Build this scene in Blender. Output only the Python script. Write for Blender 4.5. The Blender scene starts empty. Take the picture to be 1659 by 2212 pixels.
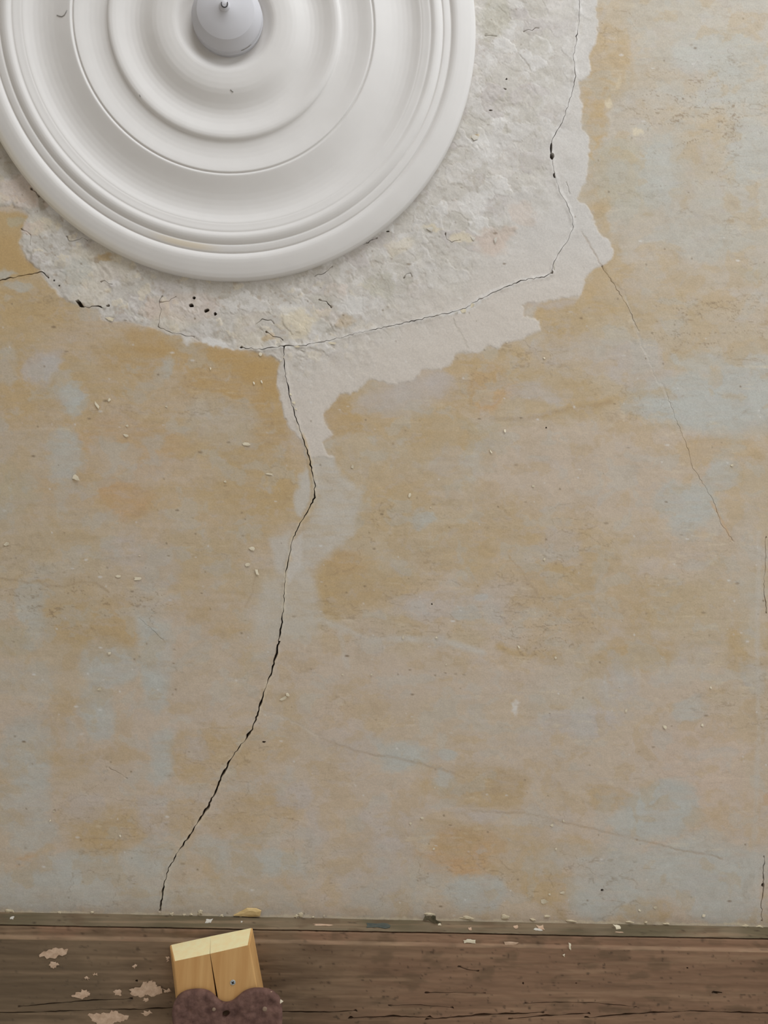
import bpy, bmesh, math, random
import numpy as np
from mathutils import Vector, Matrix
from mathutils.geometry import delaunay_2d_cdt

sc = bpy.context.scene
COL = sc.collection
random.seed(7)

# ------------------------------------------------------------------ camera
W, H = 1659.0, 2212.0
F = 1650.0                       # focal length in photo pixels
CX, CY = W / 2, H / 2
VX, VY = 720.0, 1020.0           # where the plumb line through the camera meets the picture
DROP = 1.108                     # camera below the ceiling
ZC = 2.60                        # ceiling height
n = np.array([(VX - CX) / F, (VY - CY) / F, 1.0]); n /= np.linalg.norm(n)
e0 = np.array([1.0, 0, 0]); e0 = e0 - e0.dot(n) * n; e0 /= np.linalg.norm(e0)
e1 = np.cross(n, e0)


def _ray(u, v):
    d = np.array([(u - CX) / F, (v - CY) / F, 1.0])
    return d


_a = _ray(0, 1970); _b = _ray(1659, 2003)
_a = _a / _a.dot(n); _b = _b / _b.dot(n)
_d = _b - _a
EX = _d / np.linalg.norm(_d)     # the beam runs along world X
EY = np.cross(n, EX)
CAMZ = ZC - DROP


def unproj(u, v, drop=0.0):
    """photo pixel -> world (x, y) on the horizontal plane `drop` metres under the ceiling"""
    d = _ray(u, v)
    q = d / d.dot(n) * (DROP - drop)
    return float(q.dot(EX)), float(q.dot(EY))


def proj(x, y, drop=0.0):
    h = DROP - drop
    cx_ = EX[0] * x + EY[0] * y + n[0] * h
    cy_ = EX[1] * x + EY[1] * y + n[1] * h
    cz_ = EX[2] * x + EY[2] * y + n[2] * h
    return CX + F * cx_ / cz_, CY + F * cy_ / cz_


cam_d = bpy.data.cameras.new('camera')
cam = bpy.data.objects.new('camera', cam_d)
COL.objects.link(cam)
cam_d.sensor_fit = 'HORIZONTAL'; cam_d.sensor_width = 36.0
cam_d.lens = 36.0 * F / W
cam_d.clip_start = 0.01
right = Vector((EX[0], EY[0], n[0]))
up = Vector((-EX[1], -EY[1], -n[1]))
back = Vector((-EX[2], -EY[2], -n[2]))
M = Matrix((right, up, back)).transposed().to_4x4()
M.translation = Vector((0, 0, CAMZ))
cam.matrix_world = M
sc.camera = cam

# ------------------------------------------------------------------ world, daylight, exposure
wd = bpy.data.worlds.new('sky'); sc.world = wd; wd.use_nodes = True
wd.node_tree.nodes['Background'].inputs[0].default_value = (0.80, 0.90, 1.0, 1)
wd.node_tree.nodes['Background'].inputs[1].default_value = 1.0

RX0, RX1, RY0, RY1 = -1.9, 2.1, -2.25, 0.93     # room


def area(name, loc, size, size_y, energy, color, target):
    l = bpy.data.lights.new(name, 'AREA'); l.shape = 'RECTANGLE'
    l.size = size; l.size_y = size_y; l.energy = energy; l.color = color
    o = bpy.data.objects.new(name, l); COL.objects.link(o); o.location = loc
    o.rotation_euler = (Vector(target) - Vector(loc)).to_track_quat('-Z', 'Y').to_euler()
    return o


area('window_daylight', (0.55, RY0 - 0.02, 1.45), 1.7, 1.35, 42.0, (0.93, 0.96, 1.0), (0.45, 0.0, 1.45))
area('side_window_daylight', (RX1 + 0.02, -1.3, 1.45), 1.1, 1.3, 22.0, (0.86, 0.93, 1.0), (0.0, -1.0, 1.45))

vs = sc.view_settings
sc.display_settings.display_device = 'sRGB'
vs.view_transform = 'Standard'; vs.look = 'None'; vs.exposure = 0.0; vs.gamma = 1.0
vs.use_curve_mapping = False
sc.cycles.use_denoising = True


# ------------------------------------------------------------------ helpers
def lin(c):
    c = np.asarray(c, float) / 255.0
    return np.where(c <= 0.04045, c / 12.92, ((c + 0.055) / 1.055) ** 2.4)


KA = 1.30          # paint albedo for a colour read off the photo in mid light


def alb(c, k=KA):
    return np.clip(lin(c) * k, 0, 0.9)


def hash2(ix, iy, seed):
    h = (ix.astype(np.int64) * 374761393 + iy.astype(np.int64) * 668265263 + seed * 1274126177) & 0xFFFFFFFF
    h = ((h ^ (h >> 13)) * 1274126177) & 0xFFFFFFFF
    h = h ^ (h >> 16)
    return (h & 0xFFFFFF) / float(0x1000000)


def vnoise(x, y, seed):
    ix = np.floor(x); iy = np.floor(y)
    fx = x - ix; fy = y - iy
    fx = fx * fx * fx * (fx * (fx * 6 - 15) + 10); fy = fy * fy * fy * (fy * (fy * 6 - 15) + 10)
    ix = ix.astype(np.int64); iy = iy.astype(np.int64)
    a = hash2(ix, iy, seed); b = hash2(ix + 1, iy, seed)
    c = hash2(ix, iy + 1, seed); d = hash2(ix + 1, iy + 1, seed)
    return (a * (1 - fx) + b * fx) * (1 - fy) + (c * (1 - fx) + d * fx) * fy


def fbm(x, y, seed, octs=4, gain=0.5):
    s = np.zeros_like(x); amp = 1.0; tot = 0.0
    for i in range(octs):
        s += amp * (vnoise(x, y, seed + i * 17) - 0.5) * 2; tot += amp
        x = x * 2.03 + 5.1; y = y * 2.03 + 1.7; amp *= gain
    return s / tot


def cells(x, y, seed):
    """nearest-cell id value, distance gap F2-F1"""
    ix = np.floor(x).astype(np.int64); iy = np.floor(y).astype(np.int64)
    f1 = np.full(x.shape, 9.0); f2 = np.full(x.shape, 9.0); idv = np.zeros(x.shape)
    for dx in (-1, 0, 1):
        for dy in (-1, 0, 1):
            cx = ix + dx; cy = iy + dy
            px = cx + hash2(cx, cy, seed); py = cy + hash2(cx, cy, seed + 1)
            d = np.hypot(px - x, py - y)
            v = hash2(cx, cy, seed + 2)
            near = d < f1
            f2 = np.where(near, f1, np.minimum(f2, d))
            idv = np.where(near, v, idv)
            f1 = np.where(near, d, f1)
    return idv, f2 - f1


def sstep(a, b, x):
    t = np.clip((x - a) / (b - a), 0, 1)
    return t * t * (3 - 2 * t)


def poly_sd(px, py, poly):
    """signed distance to a closed polygon, negative inside"""
    P = np.asarray(poly, float); d2 = np.full(px.shape, 1e18); ins = np.zeros(px.shape, bool)
    for i in range(len(P)):
        ax, ay = P[i]; bx, by = P[(i + 1) % len(P)]
        ex, ey = bx - ax, by - ay
        t = np.clip(((px - ax) * ex + (py - ay) * ey) / (ex * ex + ey * ey + 1e-12), 0, 1)
        d2 = np.minimum(d2, (px - ax - t * ex) ** 2 + (py - ay - t * ey) ** 2)
        c = ((ay > py) != (by > py))
        with np.errstate(divide='ignore', invalid='ignore'):
            ins ^= c & (px < ex * (py - ay) / (ey if ey != 0 else 1e-12) + ax)
    return np.where(ins, -1, 1) * np.sqrt(d2)


def line_d(px, py, pts):
    d2 = np.full(px.shape, 1e18)
    P = np.asarray(pts, float)
    for i in range(len(P) - 1):
        ax, ay = P[i]; ex, ey = P[i + 1] - P[i]
        t = np.clip(((px - ax) * ex + (py - ay) * ey) / (ex * ex + ey * ey + 1e-12), 0, 1)
        d2 = np.minimum(d2, (px - ax - t * ex) ** 2 + (py - ay - t * ey) ** 2)
    return np.sqrt(d2)


def mesh_np(name, V, T, colors=None, smooth=True, sharp=None):
    me = bpy.data.meshes.new(name)
    V = np.asarray(V, np.float32); T = np.asarray(T, np.int32)
    k = T.shape[1]
    me.vertices.add(len(V)); me.vertices.foreach_set('co', V.ravel())
    me.loops.add(T.size); me.loops.foreach_set('vertex_index', T.ravel())
    me.polygons.add(len(T)); me.polygons.foreach_set('loop_start', np.arange(0, T.size, k, dtype=np.int32))
    me.update(calc_edges=True); me.validate()
    if smooth:
        me.polygons.foreach_set('use_smooth', np.ones(len(me.polygons), bool))
        if sharp: me.set_sharp_from_angle(angle=math.radians(sharp))
    if colors is not None:
        a = me.color_attributes.new('paint', 'FLOAT_COLOR', 'POINT')
        c = np.ones((len(V), 4), np.float32); c[:, :3] = colors
        a.data.foreach_set('color', c.ravel())
    return me


def link(name, me, mat=None, parent=None, loc=None):
    o = bpy.data.objects.new(name, me); COL.objects.link(o)
    if mat is not None and me is not None:
        if not me.materials: me.materials.append(mat)
    if parent is not None: o.parent = parent
    if loc is not None: o.location = loc
    return o


def tag(o, label=None, cat=None, group=None, kind=None):
    if label: o['label'] = label
    if cat: o['category'] = cat
    if group: o['group'] = group
    if kind: o['kind'] = kind
    return o


def bm_mesh(name, bm, smooth=False):
    bmesh.ops.recalc_face_normals(bm, faces=bm.faces)
    me = bpy.data.meshes.new(name); bm.to_mesh(me); bm.free()
    if smooth:
        for p in me.polygons: p.use_smooth = True
    return me


def box_bm(bm, x0, x1, y0, y1, z0, z1):
    r = bmesh.ops.create_cube(bm, size=1.0)
    for v in r['verts']:
        v.co = Vector(((x0 + x1) / 2 + v.co.x * (x1 - x0), (y0 + y1) / 2 + v.co.y * (y1 - y0), (z0 + z1) / 2 + v.co.z * (z1 - z0)))
    return r['verts']


# ------------------------------------------------------------------ materials
def mat_new(name, rough=0.8, spec=0.3):
    m = bpy.data.materials.new(name); m.use_nodes = True
    nt = m.node_tree; b = nt.nodes['Principled BSDF']
    b.inputs['Roughness'].default_value = rough
    b.inputs['Specular IOR Level'].default_value = spec
    return m, nt, b


def nd(nt, t, **kw):
    x = nt.nodes.new(t)
    for k, v in kw.items():
        if k.startswith('i_'): x.inputs[k[2:].replace('_', ' ')].default_value = v
        else: setattr(x, k, v)
    return x


def noise_node(nt, scale, detail=4.0, rough=0.55, vscale=(1, 1, 1), dist=0.0):
    tc = nd(nt, 'ShaderNodeTexCoord'); mp = nd(nt, 'ShaderNodeMapping')
    mp.inputs['Scale'].default_value = vscale
    nt.links.new(tc.outputs['Object'], mp.inputs['Vector'])
    t = nd(nt, 'ShaderNodeTexNoise'); t.inputs['Scale'].default_value = scale
    t.inputs['Detail'].default_value = detail; t.inputs['Roughness'].default_value = rough
    t.inputs['Distortion'].default_value = dist
    nt.links.new(mp.outputs[0], t.inputs['Vector'])
    return t


def add_bump(nt, b, src, strength, dist):
    bp = nd(nt, 'ShaderNodeBump'); bp.inputs['Strength'].default_value = strength
    bp.inputs['Distance'].default_value = dist
    nt.links.new(src, bp.inputs['Height']); nt.links.new(bp.outputs[0], b.inputs['Normal'])
    return bp


def mat_attr(name, rough, var=0.10, scale=260.0, bump=0.25, bdist=0.0006, vscale=(1, 1, 1)):
    """painted tones stored on the mesh, with fine procedural grain over them"""
    m, nt, b = mat_new(name, rough)
    at = nd(nt, 'ShaderNodeVertexColor', layer_name='paint')
    t = noise_node(nt, scale, 5.0, 0.6, vscale)
    mr = nd(nt, 'ShaderNodeMapRange'); mr.inputs['To Min'].default_value = 1 - var; mr.inputs['To Max'].default_value = 1 + var
    mr.inputs['From Min'].default_value = 0.25; mr.inputs['From Max'].default_value = 0.75
    nt.links.new(t.outputs['Fac'], mr.inputs['Value'])
    mx = nd(nt, 'ShaderNodeVectorMath', operation='SCALE')
    nt.links.new(at.outputs['Color'], mx.inputs[0]); nt.links.new(mr.outputs[0], mx.inputs['Scale'])
    nt.links.new(mx.outputs[0], b.inputs['Base Color'])
    add_bump(nt, b, t.outputs['Fac'], bump, bdist)
    return m


def mat_noise(name, c1, c2, scale, rough=0.8, bump=0.2, bdist=0.001, vscale=(1, 1, 1), detail=5.0, lo=0.35, hi=0.65, spec=0.3, dist=0.0):
    m, nt, b = mat_new(name, rough, spec)
    t = noise_node(nt, scale, detail, 0.6, vscale, dist)
    r = nd(nt, 'ShaderNodeValToRGB')
    r.color_ramp.elements[0].position = lo; r.color_ramp.elements[1].position = hi
    r.color_ramp.elements[0].color = (*alb(c1), 1); r.color_ramp.elements[1].color = (*alb(c2), 1)
    nt.links.new(t.outputs['Fac'], r.inputs['Fac']); nt.links.new(r.outputs[0], b.inputs['Base Color'])
    add_bump(nt, b, t.outputs['Fac'], bump, bdist)
    return m


M_CEIL = mat_attr('aged_plaster', 0.9, 0.10, 420.0, 0.22, 0.0006)
M_ROSE = mat_noise('white_rose_paint', (196, 192, 189), (192, 188, 184), 9.0, 0.62, 0.05, 0.0006, spec=0.35)
M_CUP = mat_noise('white_plastic', (178, 176, 178), (175, 173, 175), 20.0, 0.6, 0.0, 0.0003, spec=0.25)
M_WOOD = mat_attr('old_timber', 0.85, 0.16, 90.0, 0.5, 0.0012, (0.08, 1.0, 1.0))
M_PINE = mat_noise('planed_pine', (176, 132, 80), (190, 150, 98), 60.0, 0.7, 0.2, 0.0005, (1.0, 0.06, 1.0))
M_SAWN = mat_noise('sawn_pine_end', (230, 198, 150), (234, 206, 162), 120.0, 0.85, 0.4, 0.0006, (1, 0.3, 1))
M_RUST = mat_noise('rusted_iron', (70, 48, 42), (112, 84, 74), 70.0, 0.85, 0.9, 0.002, lo=0.3, hi=0.7)
M_RIVET = mat_noise('pale_rivet', (104, 86, 72), (134, 114, 94), 200.0, 0.6, 0.2, 0.0004)
M_STEEL = mat_noise('zinc_screw', (130, 135, 135), (165, 168, 165), 300.0, 0.35, 0.1, 0.0003, spec=0.6)
M_DARK = mat_noise('recess_shade', (30, 26, 22), (40, 34, 30), 100.0, 0.9)
M_FLAKE = mat_noise('cream_paint_flake', (190, 178, 152), (206, 196, 174), 90.0, 0.8, 0.2, 0.0004)
M_FLAKEG = mat_noise('grey_plaster_flake', (178, 172, 160), (192, 186, 176), 90.0, 0.9, 0.2, 0.0004)
M_CRUMB = mat_noise('cream_crumb', (172, 158, 130), (198, 186, 160), 160.0, 0.9, 0.6, 0.0006)
M_OLDPAINT = mat_noise('pinkish_old_paint', (164, 136, 112), (188, 162, 138), 120.0, 0.8, 0.4, 0.0006)
M_TEAL = mat_noise('dark_teal_paint', (62, 68, 66), (78, 80, 72), 120.0, 0.7, 0.3, 0.0006)
M_PAPER = mat_noise('torn_dark_paper', (70, 66, 50), (104, 96, 76), 120.0, 0.9, 0.3, 0.0006)
M_WIRE = mat_noise('dark_wire', (44, 42, 44), (60, 58, 58), 200.0, 0.5)
M_WALL = mat_noise('plain_wall', (186, 184, 180), (194, 192, 188), 6.0, 0.9)
M_FLOOR = mat_noise('floor_boards', (146, 138, 128), (160, 152, 142), 8.0, 0.7, 0.2, 0.002, (0.1, 1, 1))
M_FRAME = mat_noise('white_frame', (205, 203, 198), (212, 210, 205), 30.0, 0.6)


# ------------------------------------------------------------------ a sheet with real cracks and pits cut into it
def resample(pts, hws, step, jit, rng):
    out = []; acc = 0
    for i in range(len(pts) - 1):
        a = np.array(pts[i]); b = np.array(pts[i + 1]); L = np.linalg.norm(b - a)
        k = max(1, int(L / step))
        nrm = np.array([-(b - a)[1], (b - a)[0]]) / (L + 1e-9)
        for j in range(k):
            t = j / k
            p = a + (b - a) * t + nrm * rng.uniform(-jit, jit)
            w = hws[i] * (1 - t) + hws[i + 1] * t
            out.append((p[0], p[1], max(0.00016, w * rng.choice((.15, .3, .6, .9, 1.1, 1.3, 1.6)))))
    out.append((pts[-1][0], pts[-1][1], max(0.00022, hws[-1] * 0.5)))
    ws = [o[2] for o in out]
    out = [(o[0], o[1], (ws[max(0, i - 1)] + 2 * ws[i] + ws[min(len(ws) - 1, i + 1)]) / 4) for i, o in enumerate(out)]
    return out


def cracked_sheet(x0, x1, y0, y1, g, cracks, pits):
    """cracks: list of lists (x,y,halfwidth, depth); pits: list of (polygon, depth). Returns V(xy), T, depth, skip-able ids"""
    nx = int(round((x1 - x0) / g)); ny = int(round((y1 - y0) / g))
    gx = np.linspace(x0, x1, nx + 1); gy = np.linspace(y0, y1, ny + 1)
    X, Y = np.meshgrid(gx, gy)
    GV = np.c_[X.ravel(), Y.ravel()]
    cxx = (gx[:-1] + gx[1:]) / 2; cyy = (gy[:-1] + gy[1:]) / 2
    rem = np.zeros((ny, nx), bool)

    def mark(px, py, r):
        i0 = max(1, int((px - r - x0) / g)); i1 = min(nx - 2, int((px + r - x0) / g))
        j0 = max(1, int((py - r - y0) / g)); j1 = min(ny - 2, int((py + r - y0) / g))
        if i1 >= i0 and j1 >= j0: rem[j0:j1 + 1, i0:i1 + 1] = True
    segs = []; ext = []; extE = []; deepP = []

    def inside(p):
        return x0 + 3 * g < p[0] < x1 - 3 * g and y0 + 3 * g < p[1] < y1 - 3 * g
    for c in cracks:
        c = [p for p in c if inside(p)]
        if len(c) < 3: continue
        P = np.array([(p[0], p[1]) for p in c]); hw = np.array([p[2] for p in c]); dp = c[0][3]
        tan = np.gradient(P, axis=0); tan /= np.linalg.norm(tan, axis=1)[:, None] + 1e-12
        nr = np.c_[-tan[:, 1], tan[:, 0]]
        L = P + nr * hw[:, None]; R = P - nr * hw[:, None]
        b0 = len(ext); m = len(P)
        ext += [tuple(P[0])] + [tuple(q) for q in L[1:-1]] + [tuple(P[-1])] + [tuple(q) for q in R[-2:0:-1]]
        k = len(ext) - b0
        extE += [(b0 + i, b0 + (i + 1) % k) for i in range(k)]
        c0 = len(ext); ext += [tuple(q) for q in P[1:-1]]
        ch = [b0] + list(range(c0, c0 + m - 2)) + [b0 + m - 1]
        extE += [(ch[i], ch[i + 1]) for i in range(len(ch) - 1)]
        segs.append((P, hw, dp))
        for i in range(m - 1):
            for t in (0, .5):
                q = P[i] * (1 - t) + P[i + 1] * t
                mark(q[0], q[1], hw[i] + 1.1 * g)
    pitlist = []
    for poly, dp in pits:
        if not all(inside(p) for p in poly): continue
        b0 = len(ext); ext += [tuple(p) for p in poly]; k = len(poly)
        extE += [(b0 + i, b0 + (i + 1) % k) for i in range(k)]
        c = np.mean(np.array(poly), axis=0)
        b1 = len(ext); ext += [tuple(c + (np.array(p) - c) * 0.72) for p in poly]
        extE += [(b1 + i, b1 + (i + 1) % k) for i in range(k)]
        ext.append(tuple(c)); pitlist.append((poly, dp))
        rr = max(np.linalg.norm(np.array(p) - c) for p in poly)
        mark(c[0], c[1], rr + 1.1 * g)
    # kept grid quads -> two triangles
    idx = np.arange((nx + 1) * (ny + 1)).reshape(ny + 1, nx + 1)
    a = idx[:-1, :-1]; b = idx[:-1, 1:]; c_ = idx[1:, 1:]; d = idx[1:, :-1]
    keep = ~rem
    T = np.concatenate([np.c_[a[keep], b[keep], c_[keep]], np.c_[a[keep], c_[keep], d[keep]]])
    if not rem.any():
        return GV, T, np.zeros(len(GV))
    touch = np.zeros((ny + 1, nx + 1), bool)
    for dj in (0, 1):
        for di in (0, 1): touch[dj:ny + dj, di:nx + di] |= rem
    kt = np.zeros((ny + 1, nx + 1), bool)
    for dj in (0, 1):
        for di in (0, 1): kt[dj:ny + dj, di:nx + di] |= keep
    border = touch & kt; inner = touch & ~kt
    E = np.array(ext)

    def sdist(q):
        """<0 inside any crack or pit"""
        best = np.full(len(q), 9.0)
        for P, hw, dp in segs:
            lo = P.min(0) - 0.01; hi = P.max(0) + 0.01
            s = np.where((q[:, 0] > lo[0]) & (q[:, 0] < hi[0]) & (q[:, 1] > lo[1]) & (q[:, 1] < hi[1]))[0]
            if not len(s): continue
            qq = q[s]; bb = np.full(len(s), 9.0)
            for i in range(len(P) - 1):
                e = P[i + 1] - P[i]
                t = np.clip(((qq - P[i]) @ e) / (e @ e + 1e-15), 0, 1)
                dd = np.hypot(*(qq - P[i] - t[:, None] * e).T) - (hw[i] * (1 - t) + hw[i + 1] * t)
                bb = np.minimum(bb, dd)
            best[s] = np.minimum(best[s], bb)
        for poly, dp in pitlist:
            best = np.minimum(best, poly_sd(q[:, 0], q[:, 1], poly))
        return best
    ii = np.where(inner.ravel())[0]
    if len(ii): ii = ii[sdist(GV[ii]) > 0.35 * g]
    bi = np.where(border.ravel())[0]
    gid = np.concatenate([bi, ii]); loc = {int(v): i for i, v in enumerate(gid)}
    vin = [Vector(GV[v]) for v in gid] + [Vector(p) for p in ext]
    off = len(gid)
    ein = [(off + p, off + q) for p, q in extE]
    # border edges of the removed band
    hz = np.zeros((ny + 1, nx), bool); hz[1:-1] = rem[1:] != rem[:-1]
    for j, i in np.argwhere(hz): ein.append((loc[int(idx[j, i])], loc[int(idx[j, i + 1])]))
    vz = np.zeros((ny, nx + 1), bool); vz[:, 1:-1] = rem[:, 1:] != rem[:, :-1]
    for j, i in np.argwhere(vz): ein.append((loc[int(idx[j, i])], loc[int(idx[j + 1, i])]))
    ov, oe, of, ove, _, _ = delaunay_2d_cdt(vin, ein, [], 0, 1e-7)
    O = np.array([(v[0], v[1]) for v in ov])
    mp = np.full(len(O), -1, np.int64); newp = []
    nb = len(GV)
    for k in range(len(O)):
        gg = [o for o in ove[k] if o < off]
        if gg: mp[k] = gid[gg[0]]
        else: mp[k] = nb + len(newp); newp.append(k)
    OF = np.array([f for f in of if len(f) == 3])
    cen = O[OF].mean(1)
    ci = np.clip(((cen[:, 0] - x0) / g).astype(int), 0, nx - 1); cj = np.clip(((cen[:, 1] - y0) / g).astype(int), 0, ny - 1)
    OF = OF[rem[cj, ci]]
    T = np.concatenate([T, mp[OF]])
    NV = O[newp]
    V = np.concatenate([GV, NV])
    dep = np.zeros(len(V))
    dn = np.zeros(len(NV))
    for P, hw, dp in segs:
        for i in range(len(P) - 1):
            e = P[i + 1] - P[i]
            t = np.clip(((NV - P[i]) @ e) / (e @ e + 1e-15), 0, 1)
            ww = hw[i] * (1 - t) + hw[i + 1] * t
            dd = np.hypot(*(NV - P[i] - t[:, None] * e).T)
            q = np.clip(1 - dd / ww, 0, 1); q = np.where(q > 0.12, q, 0)
            dn = np.maximum(dn, dp * q * np.clip(ww / 0.0009, 0.25, 1))
    for poly, dp in pitlist:
        c = np.mean(np.array(poly), axis=0)
        s = poly_sd(NV[:, 0], NV[:, 1], poly)
        dn = np.where(s < -1e-5, np.maximum(dn, dp), dn)
    dep[nb:] = dn
    return V, T, dep


def px_crack(pts, hw_mm, depth, drop=0.0, seed=1, step=0.0036, jit=0.0011):
    rng = random.Random(seed)
    P = [unproj(u, v, drop) for u, v in pts]
    if not isinstance(hw_mm, (list, tuple)): hw_mm = [hw_mm] * len(pts)
    R = resample(P, [w / 1000 for w in hw_mm], step, jit, rng)
    return [(x, y, w, depth) for x, y, w in R]


def px_pit(u, v, ru, rv, depth, drop=0.0, seed=1, k=9, ang=0.0):
    rng = random.Random(seed); out = []
    for i in range(k):
        t = 2 * math.pi * i / k
        s = rng.uniform(0.75, 1.15)
        a, b = ru * s * math.cos(t), rv * s * math.sin(t)
        out.append(unproj(u + a * math.cos(ang) - b * math.sin(ang), v + a * math.sin(ang) + b * math.cos(ang), drop))
    return (out, depth)


# ------------------------------------------------------------------ the ceiling
C_MAIN = [(612, 748), (614, 790), (622, 840), (632, 880), (641, 908), (655, 945), (666, 985), (672, 1010), (680, 1050), (680, 1075), (665, 1105), (648, 1130), (632, 1165), (622, 1210), (616, 1250), (612, 1320), (607, 1355), (600, 1400), (590, 1440), (578, 1475), (571, 1490), (565, 1510), (557, 1540), (545, 1575), (525, 1603), (508, 1625), (495, 1645), (478, 1680), (465, 1710), (448, 1745), (425, 1780), (412, 1800), (385, 1840), (365, 1875), (355, 1910), (345, 1968)]
H_MAIN = [.6, .6, .6, .6, .7, .6, .8, 1.0, 1.2, 1.1, .7, .55, .6, .55, .55, .6, 1.5, 1.4, 1.5, 1.1, .5, 1.5, 1.4, 1.6, 1.9, .5, 1.2, 2.0, 1.6, 1.5, 1.4, 1.2, .7, .7, 1.2, 1.3]
C_ARC = [(520, 750), (560, 755), (612, 748), (650, 747), (700, 738), (750, 725), (800, 713), (840, 705), (900, 692), (960, 678), (1000, 668), (1030, 650), (1080, 625), (1130, 605), (1175, 598), (1192, 590)]
C_RIGHT = [(1192, 590), (1197, 565), (1210, 540), (1226, 520), (1238, 490), (1234, 468), (1223, 440), (1211, 420), (1205, 400), (1197, 375), (1192, 350), (1190, 318), (1195, 295), (1215, 265), (1228, 225), (1238, 190), (1243, 165), (1238, 125), (1245, 80), (1252, 40), (1250, -20), (1246, -110)]
H_RIGHT = [.5, .7, .9, .4, .5, .4, .8, .9, .7, 1.1, .5, .8, .8, .7, .6, .7, .9, .7, .9, .8, .7, .6]
cracks = [
    px_crack(C_MAIN, H_MAIN, 0.014, seed=3),
    px_crack(C_ARC, [.4, .5, .7, .5, .5, .35, .3, .6, .5, .5, .5, .4, .5, .55, .6, .4], 0.008, seed=5),
    px_crack(C_RIGHT, [w * .6 for w in H_RIGHT], 0.007, seed=6),
    px_crack([(-60, 612), (0, 605), (40, 597), (80, 588), (92, 586), (105, 600)], .8, 0.008, seed=8),
    px_crack([(178, 663), (192, 664), (205, 660), (220, 663), (235, 660)], [.8, 1.2, 1.0, 1.3, .6], 0.008, seed=9),
    px_crack([(350, 640), (343, 650), (347, 668), (346, 690), (341, 706), (365, 716), (390, 722), (420, 728)], .45, 0.005, seed=10),
    px_crack([(345, 653), (365, 650), (380, 641)], .35, 0.004, seed=11),
    px_crack([(1440, 850), (1462, 910), (1480, 950), (1497, 1010), (1510, 1030), (1540, 1080), (1558, 1130), (1585, 1170)], [.25, .25, .3, .3, .4, .4, .5, .4], 0.0018, seed=12),
    px_crack([(1300, 575), (1330, 620), (1358, 665), (1380, 715)], .3, 0.003, seed=13),
    px_crack([(1654, 1160), (1654, 1225), (1650, 1250), (1652, 1290), (1656, 1325)], [.3, .5, .6, .4, .6], 0.006, seed=14),
    px_crack([(1652, 1850), (1648, 1885), (1650, 1915), (1645, 1950), (1646, 1990)], [.5, 1.0, 1.1, .5, .5], 0.008, seed=15),
    px_crack([(1132, 68), (1141, 65), (1150, 66), (1157, 59), (1166, 62)], .5, 0.004, seed=16),
    px_crack([(1048, 76), (1064, 78), (1074, 79)], .4, 0.004, seed=17),
    px_crack([(66, 408), (76, 415), (84, 424)], .7, 0.006, seed=18),
    px_crack([(46, 494), (58, 500), (66, 508), (65, 530)], .4, 0.004, seed=19),
    px_crack([(146, 511), (150, 522), (165, 518), (178, 514), (190, 520)], .5, 0.004, seed=20),
    px_crack([(218, 610), (226, 606), (236, 612), (246, 614)], .5, 0.004, seed=21),
    px_crack([(680, 595), (700, 590), (718, 576)], .6, 0.005, seed=22),
    px_crack([(690, 646), (704, 652), (716, 664)], .8, 0.005, seed=23),
    px_crack([(872, 600), (878, 590), (886, 590), (890, 598)], .5, 0.004, seed=24),
    px_crack([(962, 505), (966, 516), (976, 522), (994, 519)], .5, 0.004, seed=25),
    px_crack([(552, 700), (566, 690), (585, 692), (592, 700)], .5, 0.004, seed=26),
    px_crack([(575, 716), (590, 728), (605, 728), (612, 735)], .7, 0.005, seed=27),
    px_crack([(235, 1660), (255, 1668), (275, 1682)], .35, 0.003, seed=28),
    px_crack([(300, 1335), (320, 1352), (352, 1382)], .3, 0.002, seed=29),
    px_crack([(1222, 395), (1229, 405), (1231, 420)], .3, 0.003, seed=31),
    px_crack([(785, 528), (800, 521), (815, 514)], .8, 0.005, seed=32),
]
pits = [
    px_pit(1190.5, 321, 2.8, 13, 0.014, seed=41, k=10), px_pit(1192.5, 338, 5, 9.5, 0.016, seed=42), px_pit(1197, 380, 2.4, 7, 0.010, seed=40, ang=-.35),
    px_pit(414, 660, 6, 5, 0.012, seed=43), px_pit(419, 643, 4.5, 4, 0.010, seed=44), px_pit(446, 671, 8, 5, 0.010, seed=45, ang=-.4),
    px_pit(465, 678, 4, 4, 0.008, seed=46), px_pit(1300.5, 1923, 3.6, 3.6, 0.016, seed=47, k=12), px_pit(172, 656, 5, 12, 0.012, seed=48, ang=-0.75),
    px_pit(1094, 171, 2.6, 2.6, 0.008, seed=49), px_pit(1091, 192, 4, 2.0, 0.006, seed=50, ang=.4), px_pit(117, 606, 2.4, 2.4, 0.008, seed=51),
    px_pit(570, 1603, 4, 2.5, 0.004, seed=52), px_pit(128, 617, 2, 2, 0.006, seed=53), px_pit(1648, 1912, 4, 5, 0.008, seed=54),
    px_pit(838, 500, 4, 2, 0.006, seed=55), px_pit(1060, 238, 4, 2, 0.005, seed=56), px_pit(1180, 924, 2, 2, 0.005, seed=57), px_pit(604, 1386, 2, 2, 0.005, seed=58),
    px_pit(933, 1305, 2, 2, 0.005, seed=59),
]
YB = unproj(830, 1986.5)[1]                      # where beam meets ceiling
GR = 0.0014
DX0 = unproj(0, 1106)[0] - 0.11; DX1 = unproj(1659, 1106)[0] + 0.11
DY0 = unproj(830, 0)[1] - 0.10; DY1 = YB + 0.03
_nx = round((DX1 - DX0) / GR); DX1 = DX0 + _nx * GR
_ny = round((DY1 - DY0) / GR); DY1 = DY0 + _ny * GR
V2, T, DEP = cracked_sheet(DX0, DX1, DY0, DY1, GR, cracks, pits)

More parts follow.
